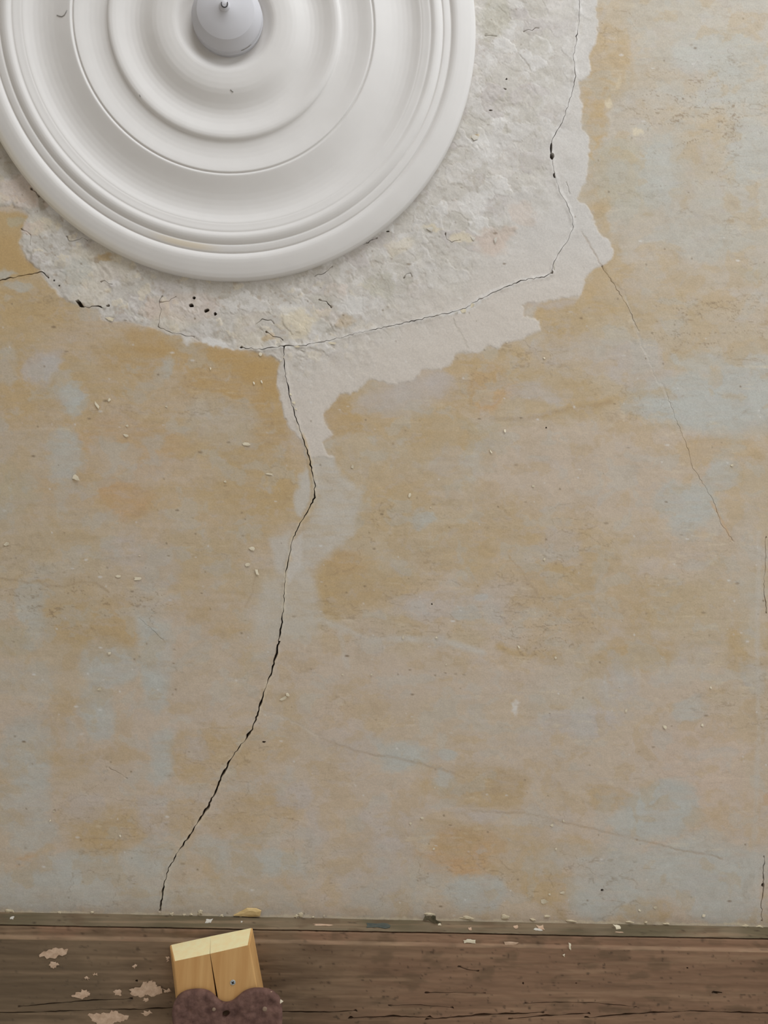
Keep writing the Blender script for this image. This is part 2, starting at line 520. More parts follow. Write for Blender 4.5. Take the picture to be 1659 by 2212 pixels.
# rose centre and radius on the ceiling
ROSE = unproj(491, 69)
_rr = [unproj(*p) for p in ((1027, 84), (500, 609), (0, 302), (142, 480), (898, 432))]
RR = float(np.mean([math.hypot(p[0] - ROSE[0], p[1] - ROSE[1]) for p in _rr]))
# least squares centre from the rim
_rim = np.array([unproj(*p) for p in ((1022, 0), (1027, 84), (1022, 175), (1013, 212), (982, 290), (955, 351), (923, 400), (898, 432), (848, 483), (784, 530), (720, 565), (600, 601), (520, 609), (484, 608.5), (400, 601), (300, 575.5), (214, 532), (142, 480), (100, 440), (61, 395), (18, 333), (0, 302))])
_s = np.linalg.lstsq(np.c_[2 * _rim, np.ones(len(_rim))], (_rim ** 2).sum(1), rcond=None)[0]
ROSE = (float(_s[0]), float(_s[1])); RR = float(np.sqrt(_s[2] + _s[0] ** 2 + _s[1] ** 2))

px, py = V2[:, 0], V2[:, 1]
u, v = proj(px, py)

# --- paint ---------------------------------------------------------------
TONE = dict(
    tan=(171, 155, 131), pink=(176, 161, 145), ochre=(168, 144, 106), deep=(166, 137, 92), orange=(176, 143, 105),
    blue=(166, 165, 158), white=(183, 178, 172), pale=(176, 170, 161), grey=(169, 163, 152), cream=(196, 184, 160),
    brown=(140, 118, 92), dirty=(142, 132, 116), mauve=(170, 162, 157), green=(160, 155, 136), rosy=(184, 165, 150), chalk=(194, 190, 185), warmw=(187, 176, 164), umber=(122, 102, 78))
TL = {k: alb(c) for k, c in TONE.items()}
wu = u + 26 * fbm(u / 70, v / 55, 101, 4) + 7 * fbm(u / 13, v / 11, 131, 3)
wv = v + 20 * fbm(u / 75, v / 50, 151, 4) + 6 * fbm(u / 13, v / 11, 171, 3)
sw_u = u + 7 * fbm(u / 30, v / 30, 201, 3) + 3.5 * fbm(u / 9, v / 9, 211, 3)
sw_v = v + 7 * fbm(u / 30, v / 30, 221, 3) + 3.5 * fbm(u / 9, v / 9, 231, 3)
cloud = fbm(u / 160, v / 120, 11, 5)
cloud2 = fbm(u / 55, v / 40, 23, 5)
streak = fbm(u / 120, v / 9, 37, 4)          # horizontal brush and wash marks
streak2 = fbm(u / 34, v / 5, 47, 3)
fine = fbm(u / 7, v / 7, 57, 3)
col = np.empty((len(u), 3)); col[:] = TL['tan']


def lay(name, m):
    global col
    m = np.clip(m, 0, 1)[:, None]
    col = col * (1 - m) + TL[name] * m


def blob(name, cx, cy, rx, ry, st=0.8, soft=0.24, ang=0.0, wisp=0.35):
    st = min(.95, st * 1.2) if name == 'blue' else st
    s = np.where((np.abs(u - cx) < 2.6 * max(rx, ry) + 40) & (np.abs(v - cy) < 2.6 * max(rx, ry) + 40))[0]
    if not len(s): return
    a = math.radians(ang); dx = wu[s] - cx; dy = wv[s] - cy
    p = (dx * math.cos(a) + dy * math.sin(a)) / rx; q = (-dx * math.sin(a) + dy * math.cos(a)) / ry
    d = np.hypot(p, q) + 0.42 * cloud2[s] + 0.16 * streak2[s] + 0.08 * fine[s]
    m = sstep(1 + soft, 1 - soft, d) * st * np.clip(1 - wisp * 0.5 + wisp * (1.3 * cloud2[s] + 0.9 * streak2[s]), 0.15, 1.1)
    m = np.clip(m, 0, 1)[:, None]
    col[s] = col[s] * (1 - m) + TL[name] * m


def region(name, poly, st=1.0, soft=10, coarse=False, wisp=0.0):
    P = np.array(poly, float); lo = P.min(0) - 60; hi = P.max(0) + 60
    s = np.where((u > lo[0]) & (u < hi[0]) & (v > lo[1]) & (v < hi[1]))[0]
    if not len(s): return
    d = poly_sd((wu if coarse else sw_u)[s], (wv if coarse else sw_v)[s], poly)
    m = sstep(soft, -soft, d) * st * np.clip(1 - wisp * 0.5 + wisp * (1.3 * cloud2[s] + 0.9 * streak2[s]), 0.1, 1.1)
    m = np.clip(m, 0, 1)[:, None]
    col[s] = col[s] * (1 - m) + TL[name] * m


def stroke(name, pts, w, st=0.7, soft=0.8, warp=0.5):
    P = np.array(pts, float); lo = P.min(0) - 4 * w - 20; hi = P.max(0) + 4 * w + 20
    s = np.where((u > lo[0]) & (u < hi[0]) & (v > lo[1]) & (v < hi[1]))[0]
    if not len(s): return
    d = line_d(u[s] + warp * (sw_u[s] - u[s]), v[s] + warp * (sw_v[s] - v[s]), pts)
    m = sstep(w * (1 + soft), w * (1 - soft), d) * st * np.clip(0.75 + 0.6 * cloud2[s] + 0.4 * fine[s], 0.2, 1.1)
    m = np.clip(m, 0, 1)[:, None]
    col[s] = col[s] * (1 - m) + TL[name] * m


# broad fields
lay('pink', sstep(-0.35, 0.45, cloud + 0.25 * streak) * 0.75)
lay('grey', sstep(900, 1500, u) * sstep(1000, 300, v) * 0.75)
lay('pink', sstep(1350, 1600, v) * 0.55)
region('ochre', [(-80, 560), (90, 590), (200, 680), (420, 735), (600, 760), (640, 960), (660, 1080), (600, 1200), (420, 1130), (200, 1120), (-80, 1080)], .55, 45, True, .5)
for a in [
    # left field
    ('deep', 520, 820, 120, 70, .75), ('deep', 590, 900, 50, 70, .7), ('ochre', 560, 1040, 90, 70, .65), ('deep', 330, 770, 120, 35, .6),
    ('ochre', 60, 660, 110, 55, .65), ('orange', 270, 960, 150, 60, .35), ('orange', 270, 1075, 70, 45, .6), ('ochre', 250, 830, 90, 40, .45),
    ('ochre', 40, 860, 60, 60, .5), ('pink', 380, 1020, 90, 40, .5), ('grey', 470, 920, 80, 45, .45), ('grey', 470, 880, 60, 25, .35),
    ('blue', 155, 860, 32, 36, .75), ('blue', 140, 975, 34, 60, .7), ('mauve', 92, 790, 40, 30, .7), ('blue', 350, 800, 22, 18, .55), ('grey', 240, 980, 50, 40, .45),
    ('grey', 15, 790, 25, 60, .5), ('grey', 60, 980, 90, 50, .3), ('green', 30, 1060, 60, 60, .45), ('tan', 120, 1140, 150, 50, .5), ('ochre', 420, 1230, 120, 80, .35),
    ('mauve', 270, 1190, 40, 35, .5), ('mauve', 350, 1230, 50, 50, .35), ('grey', 120, 1230, 60, 25, .35),
    ('ochre', 150, 1345, 55, 50, .6), ('ochre', 255, 1340, 50, 55, .55), ('ochre', 480, 1340, 70, 35, .4), ('green', 30, 1390, 40, 30, .4),
    ('blue', 70, 1320, 32, 70, .6), ('grey', 330, 1310, 40, 60, .4), ('blue', 195, 1330, 20, 20, .35),
    ('blue', 330, 1430, 30, 100, .75), ('blue', 235, 1440, 55, 45, .55), ('blue', 215, 1545, 40, 65, .6), ('blue', 345, 1630, 26, 60, .6), ('blue', 55, 1640, 55, 75, .6),
    ('blue', 60, 1760, 60, 90, .5), ('pink', 440, 1430, 90, 70, .6), ('pink', 280, 1540, 60, 80, .45), ('ochre', 140, 1525, 26, 50, .45), ('grey', 60, 1480, 70, 60, .4),
    ('ochre', 150, 1640, 50, 40, .4), ('ochre', 270, 1590, 30, 60, .3), ('ochre', 430, 1640, 70, 60, .5), ('mauve', 425, 1620, 28, 22, .55), ('ochre', 490, 1600, 60, 50, .35),
    ('ochre', 240, 1790, 80, 60, .6), ('mauve', 190, 1740, 35, 30, .4), ('mauve', 330, 1760, 40, 60, .45), ('ochre', 390, 1770, 40, 50, .5), ('ochre', 200, 1820, 60, 35, .45),
    ('orange', 70, 1870, 30, 22, .5), ('blue', 170, 1880, 110, 40, .65), ('blue', 330, 1850, 60, 40, .5), ('grey', 120, 1935, 260, 45, .65), ('blue', 60, 1910, 50, 25, .3),
    ('ochre', 560, 1620, 70, 50, .45), ('ochre', 570, 1750, 90, 60, .5), ('mauve', 640, 1730, 40, 36, .6), ('blue', 470, 1830, 55, 28, .5), ('blue', 590, 1860, 70, 32, .6),
    ('ochre', 460, 1870, 30, 45, .5), ('ochre', 540, 1810, 30, 24, .5), ('grey', 480, 1940, 160, 36, .6), ('mauve', 690, 1790, 30, 40, .4),
    # middle and right fields
    ('deep', 745, 900, 40, 42, .75), ('ochre', 870, 900, 130, 55, .6), ('tan', 960, 960, 160, 50, .5), ('orange', 1065, 835, 55, 45, .75), ('ochre', 1000, 820, 70, 60, .6), ('ochre', 1090, 780, 110, 30, .55),
    ('ochre', 1210, 690, 60, 50, .8), ('mauve', 1160, 850, 45, 24, .65), ('ochre', 1260, 860, 50, 50, .45), ('mauve', 1250, 760, 110, 36, .45),
    ('mauve', 940, 830, 40, 30, .5), ('grey', 880, 870, 50, 30, .35), ('ochre', 1000, 960, 130, 30, .4), ('green', 1040, 920, 60, 20, .3),
    ('blue', 1015, 1005, 28, 45, .6), ('mauve', 970, 1000, 40, 30, .35), ('pink', 1120, 1020, 130, 50, .5), ('ochre', 840, 1080, 90, 80, .4), ('ochre', 1120, 1180, 200, 100, .45),
    ('blue', 912, 1122, 34, 18, .6), ('mauve', 1205, 1170, 55, 40, .45), ('mauve', 1230, 1215, 24, 14, .5), ('ochre', 740, 1260, 60, 70, .6), ('orange', 760, 1215, 40, 30, .35), ('ochre', 880, 1270, 60, 40, .4),
    ('mauve', 940, 1310, 90, 36, .55), ('blue', 1050, 1297, 18, 10, .7), ('blue', 1010, 1325, 28, 14, .6), ('mauve', 1100, 1300, 70, 50, .4), ('ochre', 1200, 1330, 100, 60, .35),
    ('ochre', 1250, 1270, 130, 80, .35), ('ochre', 1400, 1300, 120, 50, .35), ('ochre', 1370, 1415, 80, 30, .6), ('ochre', 1600, 1390, 25, 70, .5), ('tan', 1500, 1330, 80, 40, .4),
    ('grey', 1480, 1440, 60, 40, .4), ('mauve', 1340, 1490, 50, 45, .55), ('pink', 1000, 1450, 200, 60, .55), ('pink', 800, 1470, 160, 80, .5), ('grey', 1250, 1500, 120, 80, .3),
    ('blue', 1490, 1533, 30, 24, .55), ('mauve', 1250, 1560, 120, 26, .7), ('mauve', 1150, 1600, 60, 20, .4), ('pink', 1250, 1650, 200, 60, .5), ('rosy', 1520, 1640, 110, 80, .45),
    ('blue', 870, 1640, 60, 36, .65), ('blue', 972, 1632, 20, 20, .65), ('blue', 960, 1690, 22, 22, .65), ('mauve', 760, 1600, 60, 50, .4), ('rosy', 720, 1560, 60, 40, .3),
    ('brown', 1075, 1705, 60, 28, .35), ('ochre', 1060, 1710, 90, 40, .55), ('ochre', 935, 1705, 36, 20, .5), ('ochre', 1310, 1730, 50, 26, .55), ('orange', 1480, 1830, 10, 10, .1),
    ('mauve', 1020, 1760, 60, 18, .5), ('mauve', 820, 1790, 60, 50, .4), ('pink', 900, 1740, 60, 50, .4), ('orange', 1000, 1850, 80, 55, .8), ('ochre', 960, 1810, 60, 40, .4), ('ochre', 1250, 1820, 50, 30, .5),
    ('ochre', 1100, 1830, 80, 60, .35), ('rosy', 1560, 1730, 70, 60, .35), ('ochre', 1580, 1770, 60, 24, .3), ('mauve', 850, 1860, 40, 60, .45), ('ochre', 760, 1800, 40, 50, .3), ('mauve', 790, 1900, 60, 40, .4),
    ('blue', 1430, 1750, 85, 60, .8), ('blue', 1370, 1800, 60, 30, .5), ('blue', 1500, 1870, 170, 60, .65), ('blue', 1320, 1945, 90, 45, .7), ('blue', 1030, 1925, 75, 40, .7), ('grey', 880, 1930, 80, 40, .55),
    ('ochre', 1190, 1925, 70, 50, .6), ('ochre', 1150, 1880, 60, 50, .3), ('ochre', 1400, 1965, 60, 24, .6), ('blue', 1560, 1940, 90, 60, .6), ('grey', 1300, 1850, 120, 30, .5), ('brown', 1625, 1900, 8, 40, .3),
    ('blue', 1630, 1470, 26, 40, .4), ('orange', 1655, 1720, 14, 12, .6), ('grey', 1620, 1250, 30, 150, .4),
    # right and upper right
    ('blue', 1520, 870, 170, 60, .85), ('blue', 1620, 830, 80, 80, .6), ('mauve', 1370, 790, 80, 40, .55), ('blue', 1500, 780, 60, 24, .5), ('blue', 1485, 1085, 62, 60, .8), ('blue', 1560, 1020, 30, 30, .6),
    ('ochre', 1540, 975, 110, 26, .5), ('tan', 1500, 700, 150, 60, .6), ('ochre', 1300, 620, 60, 80, .6), ('tan', 1400, 600, 140, 50, .5), ('ochre', 1285, 250, 40, 90, .75), ('ochre', 1290, 500, 40, 80, .55),
    ('ochre', 1320, 130, 50, 80, .55), ('tan', 1310, 40, 50, 60, .6), ('green', 1350, 380, 60, 90, .4), ('blue', 1430, 350, 50, 60, .6), ('blue', 1420, 410, 40, 30, .55), ('blue', 1560, 120, 130, 50, .55),
    ('blue', 1580, 200, 90, 40, .5), ('blue', 1620, 330, 60, 80, .55), ('tan', 1510, 330, 60, 70, .5), ('ochre', 1475, 415, 22, 20, .5), ('tan', 1480, 250, 120, 30, .45), ('grey', 1560, 440, 120, 60, .6), ('blue', 1500, 520, 140, 30, .4),
    ('tan', 1400, 100, 60, 60, .4), ('tan', 1440, 180, 90, 20, .4), ('grey', 1470, 60, 100, 50, .4), ('green', 1630, 590, 40, 20, .4), ('ochre', 1480, 650, 130, 30, .3), ('pink', 1600, 1150, 60, 100, .4), ('ochre', 1330, 900, 60, 40, .25),
]: blob(*a)
stroke('ochre', [(1180, 895), (1300, 868), (1440, 845)], 9, .6)
stroke('brown', [(1060, 905), (1140, 905), (1240, 880), (1320, 870)], 5, .35)
stroke('ochre', [(1080, 1400), (1130, 1412), (1190, 1415)], 9, .7)
stroke('ochre', [(1500, 1150), (1580, 1168)], 5, .3)
for nm, st_, pl in [
    ('blue', .7, [(300, 1330), (365, 1345), (375, 1420), (360, 1530), (335, 1545), (310, 1480), (298, 1400)]), ('blue', .55, [(185, 1400), (300, 1395), (290, 1470), (240, 1490), (190, 1480)]),
    ('blue', .5, [(175, 1480), (240, 1490), (240, 1580), (205, 1590), (180, 1540)]), ('blue', .55, [(325, 1590), (370, 1580), (365, 1670), (345, 1690), (330, 1650)]),
    ('blue', .7, [(1310, 1775), (1370, 1715), (1440, 1688), (1485, 1695), (1490, 1770), (1440, 1800), (1340, 1810)]), ('blue', .5, [(1380, 830), (1500, 800), (1670, 780), (1670, 940), (1560, 945), (1440, 920), (1370, 870)]),
    ('blue', .45, [(1250, 1840), (1420, 1850), (1640, 1850), (1640, 1980), (1500, 1975), (1430, 1930), (1260, 1990), (1230, 1960)]), ('blue', .5, [(985, 1905), (1040, 1895), (1080, 1910), (1075, 1970), (990, 1970)]),
    ('blue', .45, [(-20, 1900), (150, 1850), (370, 1830), (365, 1960), (-20, 1960)]), ('blue', .5, [(420, 1830), (480, 1825), (500, 1860), (650, 1840), (660, 1890), (480, 1900)]), ('blue', .5, [(815, 1600), (900, 1610), (920, 1660), (830, 1670)]),
    ('mauve', .65, [(80, 760), (135, 755), (95, 835)]), ('ochre', .5, [(115, 1310), (180, 1310), (250, 1330), (290, 1330), (290, 1390), (150, 1400), (120, 1370)]), ('ochre', .5, [(690, 1190), (800, 1200), (850, 1260), (800, 1330), (690, 1320)]),
    ('ochre', .4, [(1330, 1395), (1460, 1385), (1450, 1440), (1350, 1450)]), ('ochre', .45, [(560, 770), (612, 780), (625, 940), (660, 990), (650, 1110), (575, 1100), (590, 900)])]:
    region(nm, pl, st_, 11, False, .45)
mo = fbm(wu / 48, wv / 34, 281, 4)
lay('blue', sstep(.2, .38, mo) * .3); lay('ochre', sstep(.18, .38, -mo) * .3)
mo = fbm(wu / 24, wv / 13, 291, 4)
lay('mauve', sstep(.2, .5, mo) * .22); lay('brown', sstep(.3, .6, -mo) * .13)
# wash marks, blotches
col *= (1 + 0.03 * streak + 0.02 * streak2 + 0.05 * cloud2 + 0.045 * fine)[:, None]
# tide-lines: thin brown rims of dried washes
tl1 = fbm(u / 95, v / 38, 301, 4); tl2 = fbm(u / 60, v / 22, 331, 4)
for fld, zone in ((tl1, sstep(0.0, 0.5, fbm(u / 260, v / 190, 351, 2) + 0.15)),
                  (tl2, np.maximum.reduce([sstep(1.3, .5, np.hypot((u - 1530) / 160, (v - 700) / 80)), sstep(1.3, .5, np.hypot((u - 150) / 170, (v - 1290) / 80)),
                                           sstep(1.3, .5, np.hypot((u - 1500) / 170, (v - 250) / 120)), sstep(1.3, .5, np.hypot((u - 1180) / 130, (v - 1370) / 70)), sstep(1.3, .5, np.hypot((u - 320) / 60, (v - 1310) / 60))]) * 1.6)):
    lay('umber', sstep(0.030, 0.0, np.abs(fld - 0.04)) * np.clip(zone, 0, 1.6) * 0.36)
zw = sstep(-.1, .35, fbm(u / 150, v / 70, 361, 3))
for q, (sa, sb) in enumerate(((44, 12), (24, 8), (70, 9))):
    fw = fbm(u / sa, v / sb, 365 + 40 * q, 3)
    lay('umber', sstep(0.05, 0.0, np.abs(fw)) * zw * .17 * sstep(-.2, .3, fbm(u / 60, v / 30, 368 + q, 2)))
    lay('cream', sstep(.5, .75, fw) * .25 * zw)
# sanded-through thin pale scratches
scr = fbm(u / 45, v / 4.0, 371, 2)
lay('cream', sstep(0.62, 0.85, scr) * 0.22 * sstep(.1, .5, fbm(u / 120, v / 90, 381, 3)))

# pale filler along the long crack and the bared plaster round the rose
WHITE = [(1285, -160), (1290, 0), (1292, 30), (1287, 95), (1270, 120), (1275, 150), (1250, 180), (1257, 230), (1257, 280), (1272, 300), (1265, 350), (1262, 390), (1242, 430), (1275, 455), (1285, 490), (1325, 540), (1315, 565),
         (1275, 582), (1260, 610), (1245, 640), (1175, 647), (1125, 660), (1130, 685), (1170, 690), (1165, 715), (1130, 732), (1090, 740), (1070, 752), (1050, 745), (1030, 760), (985, 760), (975, 785), (950, 800), (910, 800), (895, 820),
         (850, 830), (800, 815), (770, 850), (735, 850), (700, 890), (705, 920), (720, 935), (692, 960), (715, 990), (660, 985), (640, 930), (612, 900), (600, 830), (606, 785), (560, 762), (500, 752), (450, 722), (430, 735), (370, 722), (290, 695), (220, 690), (212, 668),
         (165, 655), (130, 640), (105, 612), (88, 582), (55, 562), (42, 520), (50, 480), (66, 462), (30, 440), (-60, 440), (-60, -160)]
region('white', WHITE, 1.0, 5)
region('mauve', [(1125, 655), (1245, 645), (1240, 660), (1180, 665)], .5, 5)
blob('mauve', 1250, 800, 1, 1, .0)
# softer filler, lower on the crack
region('pale', [(655, 960), (715, 985), (735, 1030), (780, 1060), (782, 1090), (765, 1150), (715, 1195), (680, 1220), (640, 1240), (655, 1150), (690, 1080), (685, 1040)], .85, 9, False, .4)
region('pale', [(645, 1030), (668, 1010), (678, 1060), (650, 1120), (638, 1110), (640, 1070)], .85, 6)
region('pale', [(585, 1160), (628, 1150), (625, 1190), (612, 1240), (590, 1235)], .75, 8)
region('pale', [(618, 1240), (640, 1235), (672, 1235), (686, 1300), (684, 1365), (610, 1390), (546, 1385), (550, 1320), (575, 1250)], .62, 14, False, .3)
region('white', [(632, 1170), (655, 1150), (650, 1220), (622, 1260)], .6, 4)
stroke('pale', [(690, 1340), (740, 1358), (800, 1385), (880, 1378), (950, 1382), (1040, 1408)], 7, .7)
stroke('pale', [(735, 1370), (750, 1440)], 6, .5)
region('mauve', [(790, 840), (850, 820), (960, 800), (960, 850), (860, 890), (780, 880)], .55, 20, True)
# the ochre wash over the left foot of the plaster
region('ochre', [(220, 690), (290, 690), (350, 715), (420, 745), (390, 770), (300, 740)], .0, 6)
region('deep', [(265, 712), (330, 712), (390, 745), (375, 775), (300, 765)], .55, 12)
region('deep', [(425, 728), (470, 748), (560, 770), (600, 785), (604, 860), (480, 800), (430, 760)], .6, 10, False, .3)
region('ochre', [(-60, 452), (40, 455), (62, 470), (42, 500), (46, 555), (85, 585), (60, 600), (-60, 612)], .95, 6)
region('deep', [(-60, 500), (30, 510), (60, 560), (85, 590), (20, 590), (-60, 560)], .5, 14)
region('blue', [(-60, 588), (0, 585), (35, 592), (10, 602), (-60, 608)], .7, 4)
blob('blue', 40, 622, 26, 12, .55)
region('chalk', [(420, 715), (480, 722), (515, 748), (480, 757), (440, 738)], 1.0, 3)
region('chalk', [(385, 718), (425, 722), (405, 742)], .8, 4)
# how rough: bared plaster close round the rose
wsd = poly_sd(sw_u, sw_v, WHITE)
wmask = sstep(4, -4, wsd)
rad = np.hypot(px - ROSE[0], py - ROSE[1]) / RR
ARCL = C_ARC + C_RIGHT
rough = wmask * sstep(1.50, 1.30, rad) * np.clip(sstep(-0.05, 0.2, rad - 1.0 + 0.1) * 1.0, 0, 1)
inner = wmask * sstep(1.55, 1.20, rad + 0.10 * cloud2)
s = np.where(wmask > 0.01)[0]
us, vs_ = u[s], v[s]
k1 = us + 14 * fbm(us / 24, vs_ / 24, 401, 3); k2 = vs_ + 14 * fbm(us / 24, vs_ / 24, 411, 3)
id1, g1 = cells(k1 / 44, k2 / 36, 421)
id2, g2 = cells(k1 / 15 + 3, k2 / 14 + 8, 431)
f1 = fbm(us / 40, vs_ / 40, 441, 5)
Rm = inner[s]
chip = np.where(id1 > 0.55, 1.0, 0.0)
tone = np.zeros((len(s), 3)); tone[:] = TL['white']
tone *= (1 + 0.05 * f1)[:, None]


def mixt(name, m):
    global tone
    m = np.clip(m, 0, 1)[:, None]; tone = tone * (1 - m) + TL[name] * m


warm = sstep(1000, 500, us + 0.6 * (600 - vs_)) * 0.9 + 0.1
mixt('pale', (id1 < .32) * .75 * Rm)
mixt('mauve', ((id1 > .32) & (id1 < .5)) * .7 * Rm)
mixt('chalk', ((id1 > .86)) * .7 * Rm)
mixt('rosy', ((id1 > .62) & (id1 < .70)) * .75 * Rm * warm)
mixt('cream', ((id2 > .90)) * .6 * Rm * warm)
mixt('grey', ((id2 < .16)) * .55 * Rm)
mixt('chalk', ((id2 > .55) & (id2 < .66)) * .5 * Rm)
mixt('dirty', sstep(.28, .6, fbm(us / 22, vs_ / 18, 451, 4)) * .62 * Rm * warm)
mixt('dirty', sstep(0.04, 0.0, g1) * .35 * Rm * sstep(-.1, .3, fbm(us / 70, vs_ / 70, 455, 2)))
mixt('brown', sstep(.42, .6, fbm(us / 11, vs_ / 9, 457, 3)) * .5 * Rm * (.35 + .65 * warm))
mixt('grey', sstep(.1, .35, fbm(us / 30, vs_ / 26, 459, 3)) * .45 * Rm)
mixt('cream', sstep(.35, .6, fbm(us / 90, vs_ / 70, 461, 3) + .15) * .35 * Rm * warm)
mixt('warmw', (1 - .8 * Rm) * sstep(450, 700, vs_) * .75)
mm = (wmask[s] * 0.85)[:, None]
col[s] = col[s] * (1 - mm) + tone * mm
for a in [('cream', 640, 700, 36, 30, .7), ('ochre', 745, 692, 20, 14, .5), ('ochre', 570, 728, 14, 7, .7), ('grey', 700, 660, 30, 16, .7), ('grey', 700, 705, 22, 20, .5), ('chalk', 745, 655, 34, 22, .8), ('chalk', 635, 670, 26, 18, .6),
          ('rosy', 1065, 520, 45, 32, .6), ('rosy', 1130, 470, 30, 26, .35), ('cream', 930, 495, 14, 8, .7), ('cream', 985, 510, 22, 16, .7), ('chalk', 1015, 440, 28, 30, .7), ('chalk', 1050, 315, 30, 22, .5), ('cream', 860, 540, 30, 22, .4),
          ('rosy', 40, 410, 50, 30, .5), ('dirty', 15, 345, 40, 40, .6), ('ochre', 235, 555, 18, 8, .8), ('brown', 215, 560, 8, 6, .6), ('blue', 175, 590, 34, 40, .5), ('dirty', 85, 432, 14, 20, .7), ('green', 45, 480, 16, 12, .6), ('rosy', 415, 665, 60, 30, .35),
          ('green', 1070, 30, 30, 40, .4), ('grey', 1145, 90, 22, 18, .5), ('grey', 1092, 280, 10, 10, .8), ('grey', 1163, 275, 8, 9, .7), ('cream', 1025, 298, 8, 6, .9), ('ochre', 1023, 296, 4, 4, .8), ('grey', 880, 600, 9, 10, .7), ('grey', 1155, 215, 14, 12, .5), ('green', 820, 620, 26, 22, .45)]:
    blob(*a, soft=.25, wisp=.1)
# raised pale lips along the cracks, dirt in them
stroke('cream', C_MAIN[4:16], 3.2, .5, .6, .6); stroke('chalk', C_ARC, 4, .55, .6, .6); stroke('chalk', C_RIGHT, 4, .5, .6, .6)
stroke('chalk', [(975, 676), (1003, 670), (1036, 652)], 5, .85, .5)
stroke('cream', C_MAIN[17:], 3.5, .30, .8, .6)
stroke('ochre', [(655, 940), (667, 990), (674, 1060), (665, 1100), (648, 1125)], 4, .7)
stroke('orange', [(1537, 1085), (1560, 1130), (1582, 1166)], 3, .6)
stroke('brown', [(570, 1540), (600, 1545)], 2, .0)
LINE8 = [(570, 1540), (640, 1560), (690, 1595), (760, 1620), (860, 1640), (950, 1660), (1000, 1680)]
LINE9 = [(1020, 1752), (1130, 1757), (1200, 1773), (1300, 1797), (1400, 1820), (1480, 1838), (1560, 1852)]
LINE7 = [(1255, 500), (1285, 545), (1310, 590), (1350, 640), (1375, 710), (1410, 790), (1450, 880)]
LINE6 = [(980, 690), (990, 715), (1010, 752)]
stroke('pale', LINE8[:3], 4, .35); stroke('brown', LINE8[2:], 2.5, .35); stroke('brown', LINE9, 2.0, .4); stroke('brown', LINE7[:4], 2, .4); stroke('pale', LINE7[3:], 2.5, .5); stroke('dirty', LINE6, 2.2, .4)
stroke('brown', [(0, 1250), (60, 1256), (80, 1252), (100, 1266), (140, 1268), (170, 1256), (210, 1260), (235, 1280)], 2.4, .45)
stroke('brown', [(530, 1310), (545, 1280), (550, 1250)], 2.2, .35); stroke('brown', [(1100, 1200), (1155, 1270), (1165, 1290)], 2.4, .3)
stroke('pale', [(1308, 1460), (1312, 1510)], 4, .6); stroke('pale', [(1345, 1440), (1340, 1510)], 5, .4); stroke('pale', [(1375, 1440), (1380, 1490)], 5, .35)
blob('chalk', 1103, 1530, 10, 9, .8, .5, 0, 0); blob('cream', 1320, 225, 9, 6, .7, .4, 0, 0); blob('cream', 1377, 287, 9, 8, .7, .4, 0, 0); blob('cream', 1320, 180, 5, 14, .35, .5, 0, 0)
stroke('cream', [(-40, 1971), (400, 1977), (830, 1985), (1659, 2001)], 3.0, .8, .6, .8)
stroke('pale', [(1640, 1150), (1635, 1400), (1640, 1560), (1630, 1800), (1640, 1990)], 5, .45)
rs = random.Random(99)
gi = np.argsort(v); vsrt = v[gi]
for i in range(520):
    a, b = rs.uniform(0, 1659), rs.uniform(0, 1990); rr_ = rs.uniform(1.2, 2.4)
    lo, hi = np.searchsorted(vsrt, (b - 6, b + 6)); q = gi[lo:hi]
    q = q[np.abs(u[q] - a) < 8]
    if not len(q): continue
    m = (sstep(1.4, .5, np.hypot((u[q] - a) / (rr_ * rs.choice((1, 1, 2.2))), (v[q] - b) / rr_)) * rs.uniform(.35, .8))[:, None]
    col[q] = col[q] * (1 - m) + (TL['brown'] * .6 if rs.random() < .55 else TL['chalk']) * m
# --- relief -----------------------------------------------------------------
z = 0.0005 * fbm(px * 14, py * 14, 501, 4) + 0.00022 * fbm(px * 90, py * 90, 511, 3) + 0.00005 * streak
z = z - 0.0006 * sstep(1.5, -1.5, wsd) * 0.7           # plaster lies a paint coat deeper than the wash
rz = np.zeros(len(u))
rz[s] = Rm * (0.0007 * (id1 - .5) + 0.0003 * (id2 - .5) - 0.0003 * sstep(0.06, 0.0, g1) + 0.0014 * f1 + (0.0009 + .0012 * warm) * np.clip(fbm(us / 60, vs_ / 50, 525, 2), 0, 1) * fbm(us / 9, vs_ / 9, 521, 3)) + 0.0004 * (1 - Rm) * wmask[s] * f1
z += -rz
for pts, dd, ww in ((LINE8, .00015, 3), (LINE9, .00018, 3), (LINE7, .00028, 3), (LINE6, .0003, 3)):
    z += dd * sstep(ww, 0, line_d(sw_u, sw_v, pts))
for pts, ww in ((C_MAIN, 9), (C_ARC, 10), (C_RIGHT, 9)):
    d = line_d(u, v, pts)
    z -= 0.0009 * sstep(ww, 1, d) * (0.6 + 0.8 * fbm(u / 12, v / 12, 531, 2))   # lips hang a little
edge = np.minimum.reduce([px - DX0, DX1 - px, py - DY0, DY1 - py])
z *= sstep(0, 0.03, edge)
Z = ZC + z + DEP
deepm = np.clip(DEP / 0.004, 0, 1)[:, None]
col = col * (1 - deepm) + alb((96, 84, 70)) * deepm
# drop triangles hidden by the rose
ctr = V2[T].mean(1)
T = T[np.hypot(ctr[:, 0] - ROSE[0], ctr[:, 1] - ROSE[1]) > RR - 0.03]
# outer, plain part of the ceiling
VV = np.c_[V2, Z]
ring = np.array([(RX0, RY0), (RX1, RY0), (RX1, RY1), (RX0, RY1), (DX0, DY0), (DX1, DY0), (DX1, DY1), (DX0, DY1)])
b0 = len(VV)
gs = 60
rv = []; rt = []; rc = []


